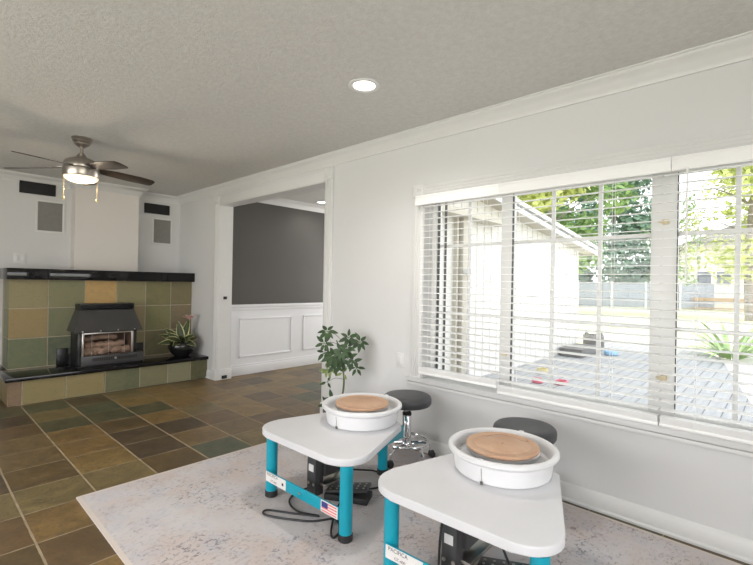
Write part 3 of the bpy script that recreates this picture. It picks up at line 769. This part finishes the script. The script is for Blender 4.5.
# ------------------------------------------------------------------ rug
b = B(); b.box(-.98, .98, -1.455, 1.455, 0, .009, .003)
rug = tag(b.build('area_rug', M['rug'], loc=(1.652, 1.487, .0005)), 'pale distressed area rug with faded navy and peach pattern', 'rug')
rug.rotation_euler = (0, 0, R(-.4))
RZ = .0095

# ------------------------------------------------------------------ pottery wheels
def round_poly(corners, radii, seg=8):
    out = []; n = len(corners)
    for i, (p, r) in enumerate(zip(corners, radii)):
        p = Vector(p); a = (Vector(corners[i-1])-p).normalized(); c = (Vector(corners[(i+1) % n])-p).normalized()
        ang = a.angle(c); d = r/math.tan(ang/2); p1 = p+a*d; p2 = p+c*d
        ctr = p+(a+c).normalized()*(r/math.sin(ang/2))
        a1 = math.atan2(p1.y-ctr.y, p1.x-ctr.x); a2 = math.atan2(p2.y-ctr.y, p2.x-ctr.x)
        da = (a2-a1+PI) % (2*PI)-PI
        for k in range(seg+1): t_ = a1+da*k/seg; out.append((ctr.x+r*math.cos(t_), ctr.y+r*math.sin(t_)))
    return out
TZ0, TZ1 = .366, .403
pw = thing('pottery_wheel', '', 'pottery wheel', (0, 0, RZ), 0, 'teal legged pottery wheels')
corners = [(-.525, -.455), (.13, -.215), (.13, .23), (-.525, .43)]
b = B(); b.prism(round_poly(corners, [.13, .03, .03, .14]), TZ0, TZ1, .007); b.build('tabletop', M['table_white'], pw)
legs = [(-.45, .29), (-.46, -.345), (.226, .02)]
for x, y in legs:
    b = B(); top = TZ0 if x < 0 else .33
    b.tube([(x, y, .02), (x, y, top)], .0325, 24); lg = b.build('leg', M['teal'], pw)
    b = B(); b.lathe([(0, 0), (.032, 0), (.036, .004), (.036, .032), (.033, .036), (0, .036)], 24, Matrix.Translation((x, y, 0))); b.build('foot_cap', M['rubber'], lg, label='black rubber foot')
# front strap between the two front legs
b = B(); b.box(-.489, -.481, -.322, .292, .098, .160, .003); st = b.build('crossbar', M['teal'], pw)
mt = Matrix(((0, 0, -1, -.4915), (-1, 0, 0, .286), (0, 1, 0, .1), (0, 0, 0, 1)))    # text plane on the strap: x -> -y, y -> z
b = B().mat(M['sticker']); b.box(-.4908, -.4888, .10, .288, .102, .157); b.mat(M['ink'])
b.text('PACIFICA', .024, mt @ Matrix.Translation((.012, .038, 0))); b.text('GT-400', .018, mt @ Matrix.Translation((.045, .010, 0)))
b.box(-.4916, -.4904, .12, .135, .12, .135)
b.build('name_sticker', None, st, smooth=0, label='white sticker with small dark lettering')
b = B().mat(M['sticker']); b.box(-.4908, -.4888, -.318, -.195, .1, .158)
for k in range(7):
    if k % 2 == 0: b.mat(M['flag_red']); b.box(-.4914, -.4904, -.312, -.201, .105+k*.0069, .105+(k+1)*.0069)
b.mat(M['flag_blue']); b.box(-.4917, -.4906, -.247, -.201, .1256, .1533)
b.build('flag_sticker', None, st, smooth=0, label='stars and stripes flag sticker')
b = B(); b.lathe([(.008, 0), (.007, .004), (0, .005)], 12, Matrix.Translation((-.489, -.02, .128)) @ Matrix.Rotation(-PI/2, 4, 'Y')); b.build('bolt', M['steel'], st, label='steel bolt head')
# under-frame skirt along the slanted sides and back
b = B()
for s_ in (1, -1):
    bm_pts = [(-.20, s_*.318+.012), (.20, s_*.185+.012), (.20, s_*.177+.012), (-.20, s_*.31+.012)]
    bb = bmesh.new(); lo = []
    top = [bb.verts.new((x, y, TZ0)) for x, y in bm_pts]; zz = (TZ0-.012, TZ0-.075, TZ0-.075, TZ0-.012)
    lo = [bb.verts.new((x, y*.985, z)) for (x, y), z in zip(bm_pts, zz)]
    bb.faces.new(top); bb.faces.new(lo[::-1])
    for k in range(4): bb.faces.new((lo[k], lo[(k+1) % 4], top[(k+1) % 4], top[k]))
    bmesh.ops.recalc_face_normals(bb, faces=bb.faces); b.add(bb)
b.box(.192, .202, -.17, .194, TZ0-.075, TZ0); b.prism([(.0, -.24), (.20, -.17), (.25, -.05), (.25, .07), (.20, .19), (.0, .25)], TZ0-.012, TZ0-.002); b.box(-.465, -.42, -.31, .31, TZ0-.02, TZ0)
b.build('under_frame', M['teal'], pw)
# splash pan, two halves with seams
b = B(); b.lathe([(0, TZ1+.001), (.205, TZ1+.001), (.214, TZ1+.008), (.224, TZ1+.078), (.238, TZ1+.086), (.246, TZ1+.096), (.245, TZ1+.108), (.237, TZ1+.114), (.226, TZ1+.113), (.218, TZ1+.104), (.213, TZ1+.092), (.207, TZ1+.06), (.197, TZ1+.052), (0, TZ1+.052)], 72)
sp = b.build('splash_pan', M['basin'], pw)
for a in (R(182), R(2)):
    c, s_ = math.cos(a), math.sin(a)
    b = B(); b.tube([(c*.2155, s_*.2155, TZ1+.012), (c*.2245, s_*.2245, TZ1+.073)], .0012, 6); b.build('seam', M['grille'], sp, label='thin grey seam of the split pan')
    b = B(); b.obox((c*.219, s_*.219, TZ1+.010), (.010, .012, .014), (0, 0, a), .003); b.build('seam_clip', M['seal'], sp, label='small dark clip at the foot of the seam')
    b = B(); b.obox((c*.237, s_*.237, TZ1+.113), (.024, .022, .006), (0, 0, a), .002); b.build('rim_tab', M['basin'], sp)
b = B(); b.lathe([(0, TZ1+.052), (.03, TZ1+.052), (.03, TZ1+.083), (.162, TZ1+.086), (.164, TZ1+.09), (.164, TZ1+.099), (.16, TZ1+.102), (0, TZ1+.102)], 56); b.build('wheel_head', M['wheelhead'], pw)
# hanging motor / controller box
b = B(); b.box(-.325, -.265, .045, .12, .03, TZ0, .003); b.box(-.265, -.14, .03, .10, .13, TZ0, .003); cb_ = b.build('motor_housing', M['dark_metal'], pw)
b = B(); b.box(-.327, -.3245, .062, .104, .165, .205); b.build('rating_label', M['sticker'], cb_, label='white rating label')
for y in (.06, .105):
    b = B(); b.lathe([(.009, 0), (.008, .004), (0, .005)], 12, Matrix.Translation((-.325, y, .095)) @ Matrix.Rotation(-PI/2, 4, 'Y')); b.build('bolt', M['steel'], cb_, label='steel bolt head')
b = B(); b.box(-.29, -.08, .0, .11, .085, .10, .002); b.build('mounting_plate', M['steel'], cb_, label='grey mounting plate')

W1 = (1.932, 1.902, R(.8)); W2 = (1.895, .95, R(2.5))
pw.location = (W1[0], W1[1], RZ); pw.rotation_euler = (0, 0, W1[2])
pw['label'] = 'teal and white pottery wheel farther from the viewer, beside the chrome stool base'
dup(pw, (W2[0], W2[1], RZ), W2[2], 'teal and white pottery wheel nearest the viewer, at the bottom of the photo')
# bats
def bat_obj():
    b = B(); b.lathe([(0, 0), (.16, 0), (.163, .003), (.163, .0125), (.16, .0155), (.13, .0155), (.1285, .0145), (.127, .0155), (0, .0157)], 64)
    t = b.build('throwing_bat', M['bat'])
    g = B(); g.lathe([(0, .0152), (.005, .0155), (.005, .0163), (0, .0163)], 12); g.build('centre_hole', M['log'], t, label='small centre mark')
    return t
b1 = tag(bat_obj(), 'round terracotta bat on the wheel beside the chrome stool', 'throwing bat', 'terracotta bats'); b1.location = (W1[0], W1[1], RZ+TZ1+.1025)
b2 = b1.copy(); COL.objects.link(b2); b2.location = (W2[0], W2[1], RZ+TZ1+.1025); b2['label'] = 'round terracotta bat on the nearest wheel, below the window'
for c in list(b1.children):
    d = c.copy(); COL.objects.link(d); d.parent = b2
# finger marks on the nearer bat
g = B(); g.tube([(.03, .10, .0158), (.10, .07, .0158), (.115, 0, .0158), (.10, -.05, .0158), (.11, -.075, .0158), (.125, -.06, .0158)], .0012, 5, smooth=5); g.build('scored_line', M['log'], b2, label='scored curved line')

# foot pedals and cables
def pedal(loc, rz, label):
    t = thing('foot_pedal', label, 'foot pedal', loc, rz, 'wheel foot pedals')
    b = B(); b.box(-.13, .13, -.06, .06, 0, .035, .005); b.build('base', M['rubber'], t)
    b = B(); b.obox((0, 0, .06), (.25, .11, .018), (0, R(-8), 0), .005); b.build('treadle', M['dark_metal'], t)
    for k in range(6):
        for j in range(3):
            b = B(); b.sphere((-.10+.04*k, -.03+.03*j, .068+.0056*(k-2.5)), .007, (1, 1, .6), 8); b.build('grip_stud', M['steel'], t, label='pale grip stud')
    return t
p1 = pedal((1.775, 1.845, RZ), R(-62), 'black foot pedal on the rug under the farther wheel')
dup(p1, (1.74, .84, RZ), R(-75), 'black foot pedal on the rug under the nearest wheel')
def cord(name, pts, label):
    b = B(); b.tube(pts, .0055, 8, smooth=8); return tag(b.build(name, M['cable']), label, 'cable', 'black wheel cables')
z = RZ+.007
cord('power_cable', [(1.76, 1.95, .10), (1.72, 2.03, .05), (1.60, 2.10, z), (1.50, 2.04, z), (1.47, 1.92, z), (1.52, 1.80, z), (1.44, 1.92, z), (1.36, 2.05, z), (1.33, 2.00, z), (1.45, 1.80, z), (1.56, 1.72, z), (1.50, 1.62, z), (1.44, 1.60, z), (1.48, 1.66, z), (1.62, 1.78, z), (1.72, 1.84, z)], 'looped black cable on the rug under the farther wheel')
cord('pedal_cable', [(1.74, 1.93, .16), (1.86, 2.02, .10), (2.02, 2.05, .04), (2.14, 1.98, z), (2.12, 1.86, z), (2.0, 1.80, z), (1.88, 1.83, .03)], 'black cable curving behind the farther wheel legs')
cord('power_cable', [(1.55, 1.03, .33), (1.535, 1.035, .25), (1.53, 1.04, .14), (1.56, 1.05, .03), (1.66, 1.02, z), (1.78, 1.05, z)], 'black cable hanging under the nearest wheel top')
cord('pedal_cable', [(1.72, .90, .30), (1.70, .86, .22), (1.71, .82, .12), (1.74, .80, .08)], 'short black cable hanging above the nearest pedal')

# ------------------------------------------------------------------ rolling stools
def stool(loc, rz, label):
    t = thing('rolling_stool', label, 'stool', loc, rz, 'round rolling stools')
    b = B(); b.lathe([(0, .39), (.15, .39), (.163, .395), (.171, .407), (.173, .436), (.168, .451), (.157, .46), (.13, .464), (0, .464)], 56); b.build('seat', M['vinyl'], t)
    b = B(); b.lathe([(.05, .37), (.06, .385), (0, .385)], 20); b.lathe([(.031, .10), (.031, .325), (.026, .335), (.015, .335), (.015, .372), (0, .372)], 28); b.build('column', M['chrome'], t)
    b = B(); b.lathe([(.032, .318), (.033, .335), (.026, .343), (.015, .343)], 20, cap=False); b.build('collar', M['rubber'], t, label='black collar')
    b = B(); b.tube([(.03, 0, .372), (.10, -.005, .368), (.125, -.006, .358)], .005, 8); b.tube([(.115, -.0055, .363), (.15, -.007, .342)], .009, 8); b.build('lever', M['rubber'], t, label='black height lever')
    b = B(); n = 48; b.tube([(.155*math.cos(2*PI*k/n), .155*math.sin(2*PI*k/n), .135) for k in range(n)], .009, 10, True)
    for k in range(5):
        a = R(36+72*k); b.tube([(.03*math.cos(a), .03*math.sin(a), .128), (.155*math.cos(a), .155*math.sin(a), .135)], .007, 8)
    b.build('foot_ring', M['chrome'], t)
    b = B(); b.lathe([(.038, .085), (.04, .095), (.04, .125), (.03, .14)], 24, cap=True); b.build('hub', M['chrome'], t)
    for k in range(5):
        a = R(72*k); c, s_ = math.cos(a), math.sin(a)
        b = B(); b.tube([(.03*c, .03*s_, .11), (.12*c, .12*s_, .118), (.165*c, .165*s_, .108), (.182*c, .182*s_, .085), (.184*c, .184*s_, .052)], [.013, .009], 10, smooth=4); lg = b.build('leg', M['chrome'], t)
        cx, cy = .195*c, .195*s_
        b = B()
        for off in (-.013, .013):
            b.lathe([(0, -.008), (.02, -.008), (.023, -.005), (.023, .005), (.02, .008), (0, .008)], 18, Matrix.Translation((cx-off*s_, cy+off*c, .023)) @ Matrix.Rotation(a, 4, 'Z') @ Matrix.Rotation(PI/2, 4, 'X'))
        b.obox((cx-.002*c, cy-.002*s_, .038), (.036, .03, .022), (0, 0, a), .005); b.build('caster', M['rubber'], lg, label='black twin wheel caster')
    return t
s1 = stool((2.455, 1.965, RZ), R(40), 'grey round stool on chrome base between the farther wheel and the wall')
dup(s1, (2.41, 1.075, RZ), R(40), 'grey round stool mostly hidden behind the nearest wheel, under the window')

# ------------------------------------------------------------------ corner plant
cp = thing('potted_schefflera', 'tall umbrella plant with glossy green leaves beside the opening', 'plant', (2.42, 2.66, RZ), 0)
b = B(); b.lathe([(0, 0), (.085, 0), (.09, .01), (.115, .19), (.122, .20), (.122, .215), (.11, .215), (.104, .19), (0, .185)], 28); b.build('pot', M['terra'], cp)
b = B(); b.lathe([(0, .182), (.102, .186), (0, .194)], 16); b.build('soil', M['soil'], cp)
TIP = [(0.01, -.005, .19), (.035, -.03, .42), (.025, -.01, .62), (.0, .03, .78)]
b = B(); b.tube(TIP, [.009, .005], 8, smooth=5); b.build('stem', M['stem'], cp)
toC = Vector((-.68, -.72, .1))
def whorl(hub, n, ln, aim, mat, root=None):
    b = B().mat(M['stem'])
    if root: mid = (Vector(root)+Vector(hub))/2+Vector((0, 0, .02)); b.tube([root, mid, hub], .0022, 5, smooth=4)
    b.mat(mat); aim = Vector(aim).normalized(); u = aim.orthogonal().normalized(); v_ = aim.cross(u); ph = random.uniform(0, 6)
    for k in range(n):
        a = ph+2*PI*k/n; rd = u*math.cos(a)+v_*math.sin(a); L_ = ln*random.uniform(.75, 1.0)
        st_ = Vector(hub)+rd*.012
        b.tube([hub, st_], .0013, 4)
        b.leaf(st_, rd+aim*.12-Vector((0, 0, .35)), aim, L_, L_*.42, .18, seg=5)
    b.build('leaf_whorl', None, cp)
A = Vector((.745, -.667, 0))     # rightwards as seen in the photo
def P(u_, z_, d_=0): return tuple(Vector((.02, -.01, 0))+A*(u_*.85)+Vector((-.67, -.74, 0))*d_+Vector((0, 0, z_*1.1)))
for u_, z_, n, ln, d_, ro in ((-.14, .775, 7, .085, .02, .70), (-.165, .69, 6, .085, .03, .66), (-.075, .60, 8, .10, .08, .60), (0, .64, 8, .095, .09, .62), (.05, .665, 7, .085, .05, .66), (.065, .73, 7, .08, 0, .70),
                          (.175, .70, 7, .085, .02, .66), (-.01, .57, 7, .09, .06, .56), (.11, .56, 5, .075, .05, .52), (.145, .51, 5, .075, .05, .50), (-.06, .54, 6, .08, .1, .55), (.06, .585, 6, .08, .07, .56), (-.16, .62, 5, .075, .02, .6)):
    whorl(P(u_, z_, d_), n, ln, toC+Vector((random.uniform(-.4, .4), random.uniform(-.4, .4), random.uniform(.1, .7))), M['leaf'], P(0.01, ro))
for u_, z_, n, ln, d_, ro in ((-.10, .505, 5, .07, .05, .55), (-.14, .50, 4, .06, .03, .55), (.02, .475, 3, .06, .05, .5)):
    whorl(P(u_, z_, d_), n, ln, toC, M['leaf_light'], P(0.01, ro))
for u_, z_, n, ln, d_, ro in ((-.13, .405, 3, .055, .02, .42), (-.08, .285, 6, .075, .06, .3), (-.13, .25, 5, .075, .04, .3), (.01, .27, 5, .075, .06, .3), (-.04, .24, 5, .07, .1, .28)):
    whorl(P(u_, z_, d_), n, ln, toC, M['leaf'], P(0.02, ro))

# ------------------------------------------------------------------ outdoors
LZ = -.16
b = B(); b.box(-60, 90, -70, 90, LZ-.2, LZ-.004); struct(b.build('ground', M['lawn'], smooth=0), 'dry pale lawn outside', 'lawn')
b = B(); b.prism([(XO, 3.12), (XO, -1.2), (4.5, -.55), (6.36, .245), (10.44, .884), (11.2, 1.2), (11.4, 3.12)], LZ, -.02)
struct(b.build('deck', M['deck'], smooth=0), 'weathered grey board deck outside the window', 'deck')
b = B(); b.prism([(4.5, -.56), (6.36, .235), (10.44, .874), (12, 1.1), (15, -1), (10, -4), (4.5, -3)], LZ-.003, -.03)
struct(b.build('patio', M['concrete'], smooth=0), 'pale concrete patio beside the deck', 'patio')
# house wing
wg = thing('house_wing', 'white sided house wing with low gable roof beyond the window', 'building', (6, 3.14, LZ), 0)
def LW(b): bmesh.ops.translate(b.bm, vec=(-6, -3.14, -LZ), verts=b.bm.verts); return b
rk = lambda x: 1.936+.112*(9.82-x)
b = B(); mt = Matrix(((1, 0, 0, 0), (0, 0, 1, 3.12), (0, 1, 0, 0), (0, 0, 0, 1)))
b.prism([(XO+.002, LZ), (9.36, LZ), (9.36, rk(9.36)), (XO+.002, rk(XO))], 0, .018, 0, mt)
b.box(9.34, 9.36, 3.138, 6.5, LZ, rk(9.36))
x = XO+.1
while x < 9.3:
    b.box(x, x+.03, 3.108, 3.121, LZ, rk(x+.03)); x += .2
b.box(9.28, 9.37, 3.10, 3.122, LZ, rk(9.36))
LW(b).build('siding_wall', M['siding'], wg, smooth=0)
b = B(); mt = Matrix(((1, 0, 0, 0), (0, 0, 1, 0), (0, 1, 0, 0), (0, 0, 0, 1)))
b.prism([(XO+.01, rk(XO)+.03), (9.80, rk(9.80)+.03), (9.80, rk(9.8)+.15), (XO+.01, rk(XO)+.15)], 2.89, 6.7, 0, mt); LW(b).build('roof', M['shingle'], wg, smooth=0)
b = B(); b.prism([(XO+.01, rk(XO)), (9.82, rk(9.82)), (9.82, rk(9.82)+.03), (XO+.01, rk(XO)+.03)], 2.89, 3.12, 0, mt); LW(b).build('soffit', M['soffit'], wg, smooth=0)
b = B(); b.prism([(XO+.01, rk(XO)-.01), (9.84, rk(9.84)-.01), (9.84, rk(9.84)+.06), (XO+.01, rk(XO)+.06)], 2.865, 2.889, 0, mt)
b.prism([(XO+.01, rk(XO)+.10), (9.84, rk(9.84)+.10), (9.84, rk(9.84)+.165), (XO+.01, rk(XO)+.165)], 2.85, 2.889, 0, mt); b.box(9.805, 9.84, 2.87, 6.7, rk(9.84)-.01, rk(9.84)+.16)
LW(b).build('fascia', M['ext_white'], wg, smooth=0)
# porch beam, post and lantern by the left light of the window
b = B(); b.box(3.6, 5.9, 2.915, 3.105, 2.12, 2.2); LW(b).build('porch_beam', M['soffit'], wg)
b = B(); b.box(4.83, 4.96, 3.0, 3.10, LZ, 2.12, .006); LW(b).build('porch_post', M['soffit'], wg, label='grey post')
b = B(); b.box(4.76, 4.80, 3.05, 3.105, LZ, 2.12); LW(b).build('door_edge', M['soffit'], wg, label='grey door edge strip')
b = B(); b.box(4.82, 4.97, 2.93, 3.0, 1.40, 1.475, .02); LW(b).build('lantern', M['ext_white'], wg, label='white wall lantern')
b = B(); b.box(3.95, 4.22, 3.085, 3.107, .05, 1.9); LW(b).build('side_window', M['dark_glass'], wg, label='grey side window')
# main roof overhang of this house over the window wall
b = B(); b.box(XL-.5, XO+.35, YF-.5, 2.84, ZC+.09, ZC+.25)
struct(b.build('roof_slab', M['shingle'], smooth=0), 'roof above the room', 'roof')

def fence_run(x0, y0, x1, y1, n, label):
    d = Vector((x1-x0, y1-y0)); L_ = d.length; a = math.atan2(d.y, d.x)
    t = thing('garden_fence', label, 'fence', (x0, y0, LZ), a)
    b = B(); k = 0
    while k*.16 < L_: b.box(k*.16, k*.16+.15, -.012, .012, .1, 1.75); k += 1
    b.box(0, L_, -.03, -.012, .35, .45); b.box(0, L_, -.03, -.012, 1.4, 1.5); b.build('boards', M['fence'], t, smooth=0)
    for i in range(n+1):
        b = B(); b.box(L_*i/n-.06, L_*i/n+.06, -.07, .05, 0, 1.9); b.build('post', M['ext_white'], t)
fence_run(30, 14.5, 38.5, 3.6, 6, 'grey board fence far across the lawn below the trees')

def tree(name, label, x, y, h, cr, mat, n, seedv, trunk=.2, zlo=.25, elong=1.0):
    rnd = random.Random(seedv)
    t = thing(name, label, 'tree', (x, y, LZ), 0, 'trees across the lawn')
    b = B(); b.tube([(0, 0, 0), (.1*trunk, .1, h*.3), (-.1, .05, h*.6), (0, 0, h*.85)], [trunk, trunk*.3], 8, smooth=4)
    for k in range(7):
        a = k*2.4; z0 = h*(.3+.07*k); b.tube([(0, 0, z0), (cr*.35*math.cos(a), cr*.35*math.sin(a), z0+h*.08), (cr*.7*math.cos(a), cr*.7*math.sin(a), z0+h*.13)], [trunk*.35, trunk*.1], 6, smooth=3)
    b.build('trunk', M['bark'], t)
    b = B().mat(mat); cl = []
    for k in range(42):
        a = rnd.uniform(0, 2*PI); u = rnd.uniform(0, 1); zz = h*(zlo+(1-zlo)*u); rr = cr*math.sqrt(max(.05, 1-(2*u-.85)**2/1.4))*rnd.uniform(.35, 1)
        cl.append((rr*math.cos(a), rr*math.sin(a), zz, cr*rnd.uniform(.22, .42)))
    for i in range(n):
        cx, cy, cz, r_ = cl[rnd.randrange(len(cl))]
        d = Vector((rnd.gauss(0, 1), rnd.gauss(0, 1), rnd.gauss(0, 1))).normalized()
        p = Vector((cx, cy, cz))+d*r_*rnd.uniform(.5, 1); s_ = cr*rnd.uniform(.045, .085)
        q = Vector((rnd.gauss(0, 1), rnd.gauss(0, 1), rnd.gauss(0, .6))).normalized(); nn = (d+Vector((0, 0, .4))).normalized(); e = q.cross(nn)
        if e.length < .1: continue
        e.normalize(); v = [b.bm.verts.new(c) for c in (p-q*s_, p+e*s_*.5+nn*s_*.1, p+q*s_, p-e*s_*.5+nn*s_*.1)]
        f = b.bm.faces.new(v); f.material_index = b.cur
    b.build('crown', None, t, smooth=0)
tree('broadleaf_tree', 'yellow green leafy tree rising just behind the house wing roof', 17.0, 8.2, 8.5, 2.6, M['tree_leaf_yellow'], 7600, 1)
tree('conifer_tree', 'tall dark green tree behind the grey fence', 37, 16, 13.5, 4.6, M['tree_leaf_dark'], 9500, 2, .35, .1)
tree('conifer_tree', 'dark green tree right of the tallest one beyond the fence', 48, 12.5, 14, 4.6, M['tree_leaf_dark'], 9500, 3, .35, .1)
tree('broadleaf_tree', 'bright green tree seen over the roof at the top of the middle blind', 26, 10.2, 11.5, 3.4, M['tree_leaf'], 7600, 4)
tree('broadleaf_tree', 'pale yellow green tree by the cream house at the right edge', 27, 1.2, 7.5, 2.3, M['tree_leaf_yellow'], 2600, 5)
tree('broadleaf_tree', 'thin green tree left of the cream house', 30, 4.8, 7.2, 1.6, M['tree_leaf'], 1500, 6)
# houses
hs = thing('house', 'cream house with two dark windows across the lawn', 'house', (39, 2.6, LZ), R(12))
b = B(); b.box(0, 6, -6, 3, 0, 4.6); b.build('wall', M['house'], hs, smooth=0)
b = B(); mt = Matrix(((0, 0, 1, 0), (1, 0, 0, 0), (0, 1, 0, 0), (0, 0, 0, 1))); b.prism([(-6.4, 4.5), (3.4, 4.5), (-1.5, 6.6)], -.4, 6.4, 0, mt); b.build('roof', M['house_roof'], hs, smooth=0)
for y0 in (.1, 1.2):
    b = B(); b.box(-.06, .02, y0, y0+.95, 1.7, 2.75); fr = b.build('window_frame', M['ext_white'], hs)
    b = B(); b.box(-.08, -.05, y0+.08, y0+.87, 1.78, 2.67); b.build('pane', M['dark_glass'], fr)
b = B(); b.box(-1.2, -1.0, -6, 2.4, .62, .85); b.box(-1.2, -1.0, -6, 2.4, .1, .18); b.build('porch_rail', M['wood_rail'], hs, label='tan timber rail')
# strap leaved plant at the deck edge
sp_ = thing('strap_leaf_plant', 'green plant with long arching strap leaves at the deck edge', 'plant', (10.55, .72, -.03), 0)
rnd = random.Random(4)
for k in range(46):
    a = rnd.uniform(0, 2*PI); el = rnd.uniform(.45, 1.25); d = Vector((math.cos(a)*math.cos(el), math.sin(a)*math.cos(el), math.sin(el)))
    b = B(); b.leaf((.12*math.cos(a), .12*math.sin(a), 0), d, (0, 0, 1), rnd.uniform(.7, 1.15), .075, .45, seg=6); b.build('leaf', M['tree_leaf'], sp_)
# bits on the deck
t = thing('garden_planter', 'grey planter tub with two pointed ears at the deck end', 'planter', (9.75, 3.02-.12, -.02), R(20))
b = B(); b.lathe([(0, 0), (.15, 0), (.2, .06), (.2, .3), (.17, .3), (.17, .08), (0, .08)], 20); b.build('tub', M['terra'], t)
for s_ in (-1, 1):
    b = B(); b.lathe([(.05, 0), (.035, .06), (0, .13)], 10, Matrix.Translation((0, s_*.13, .28))); b.build('ear', M['terra'], t)
t = thing('storage_box', 'low grey box against the white siding on the deck', 'box', (8.75, 2.86, -.02), 0)
b = B(); b.box(-.45, .45, -.2, .2, 0, .13, .02); b.build('body', M['terra'], t)
b = B(); b.box(-.46, .46, -.21, .21, .13, .155, .01); b.build('lid', M['terra'], t)
def toy(name, label, loc, mat, sx, sy, hh):
    b = B(); b.lathe([(0, 0), (.8, 0), (1, .15), (1, .7), (.85, 1), (.75, .9), (.7, .2), (0, .15)], 20, Matrix.Diagonal((sx, sy, hh, 1)))
    return tag(b.build(name, mat, loc=loc), label, 'toy')
toy('toy_bucket', 'red plastic tub lying on the deck boards', (5.9, 2.14, -.02), M['red'], .11, .08, .05)
toy('toy_bucket', 'small pink red tub on the deck left of the larger red one', (5.75, 2.40, -.02), M['red'], .08, .07, .06)
toy('toy_bucket', 'yellow plastic tub on the deck beside the siding', (6.45, 2.62, -.02), M['yellow'], .1, .08, .07)
toy('toy_bucket', 'pale blue tub on the deck in front of the eared planter', (9.2, 2.42, -.02), M['blue'], .15, .12, .09)

# ------------------------------------------------------------------ light
wd = bpy.data.worlds.new('sky'); SC.world = wd; wd.use_nodes = True
nt = wd.node_tree; bg = nt.nodes['Background']
tc = nt.nodes.new('ShaderNodeTexCoord'); sx = nt.nodes.new('ShaderNodeSeparateXYZ'); cr = nt.nodes.new('ShaderNodeValToRGB')
nt.links.new(tc.outputs['Generated'], sx.inputs[0]); nt.links.new(sx.outputs[2], cr.inputs[0]); nt.links.new(cr.outputs[0], bg.inputs[0])
cr.color_ramp.elements[0].position = .0; cr.color_ramp.elements[0].color = (.96, .97, 1, 1); cr.color_ramp.elements[1].position = .7; cr.color_ramp.elements[1].color = (.88, .94, 1, 1)
bg.inputs[1].default_value = 2.6
sun = bpy.data.lights.new('sun', 'SUN'); sun.energy = 3.0; sun.angle = R(4); sun.color = (1, .95, .85)
so = bpy.data.objects.new('sun', sun); COL.objects.link(so); so.rotation_euler = Vector((.05, -.76, -.62)).to_track_quat('-Z', 'Y').to_euler(); so.location = (-6, 0, 12)

# ------------------------------------------------------------------ camera
cam = bpy.data.cameras.new('camera'); cam.sensor_width = 36; cam.lens = 439.233/753*36; cam.clip_start = .02; cam.clip_end = 300
co = bpy.data.objects.new('camera', cam); COL.objects.link(co)
yw, pt, rl = .820941484, .00207448, .018459795
fw = Vector((math.sin(yw)*math.cos(pt), math.cos(yw)*math.cos(pt), math.sin(pt))); rt = Vector((math.cos(yw), -math.sin(yw), 0)); up = rt.cross(fw)
r2 = rt*math.cos(rl)+up*math.sin(rl); u2 = -rt*math.sin(rl)+up*math.cos(rl)
co.matrix_world = Matrix(((r2.x, u2.x, -fw.x, 0), (r2.y, u2.y, -fw.y, 0), (r2.z, u2.z, -fw.z, H), (0, 0, 0, 1)))
SC.camera = co
vs = SC.view_settings; vs.view_transform = 'Standard'; vs.look = 'None'; vs.gamma = 1; vs.exposure = 0; vs.use_curve_mapping = False
SC.cycles.max_bounces = 10; SC.cycles.diffuse_bounces = 6; SC.cycles.transparent_max_bounces = 16; SC.cycles.sample_clamp_indirect = 6
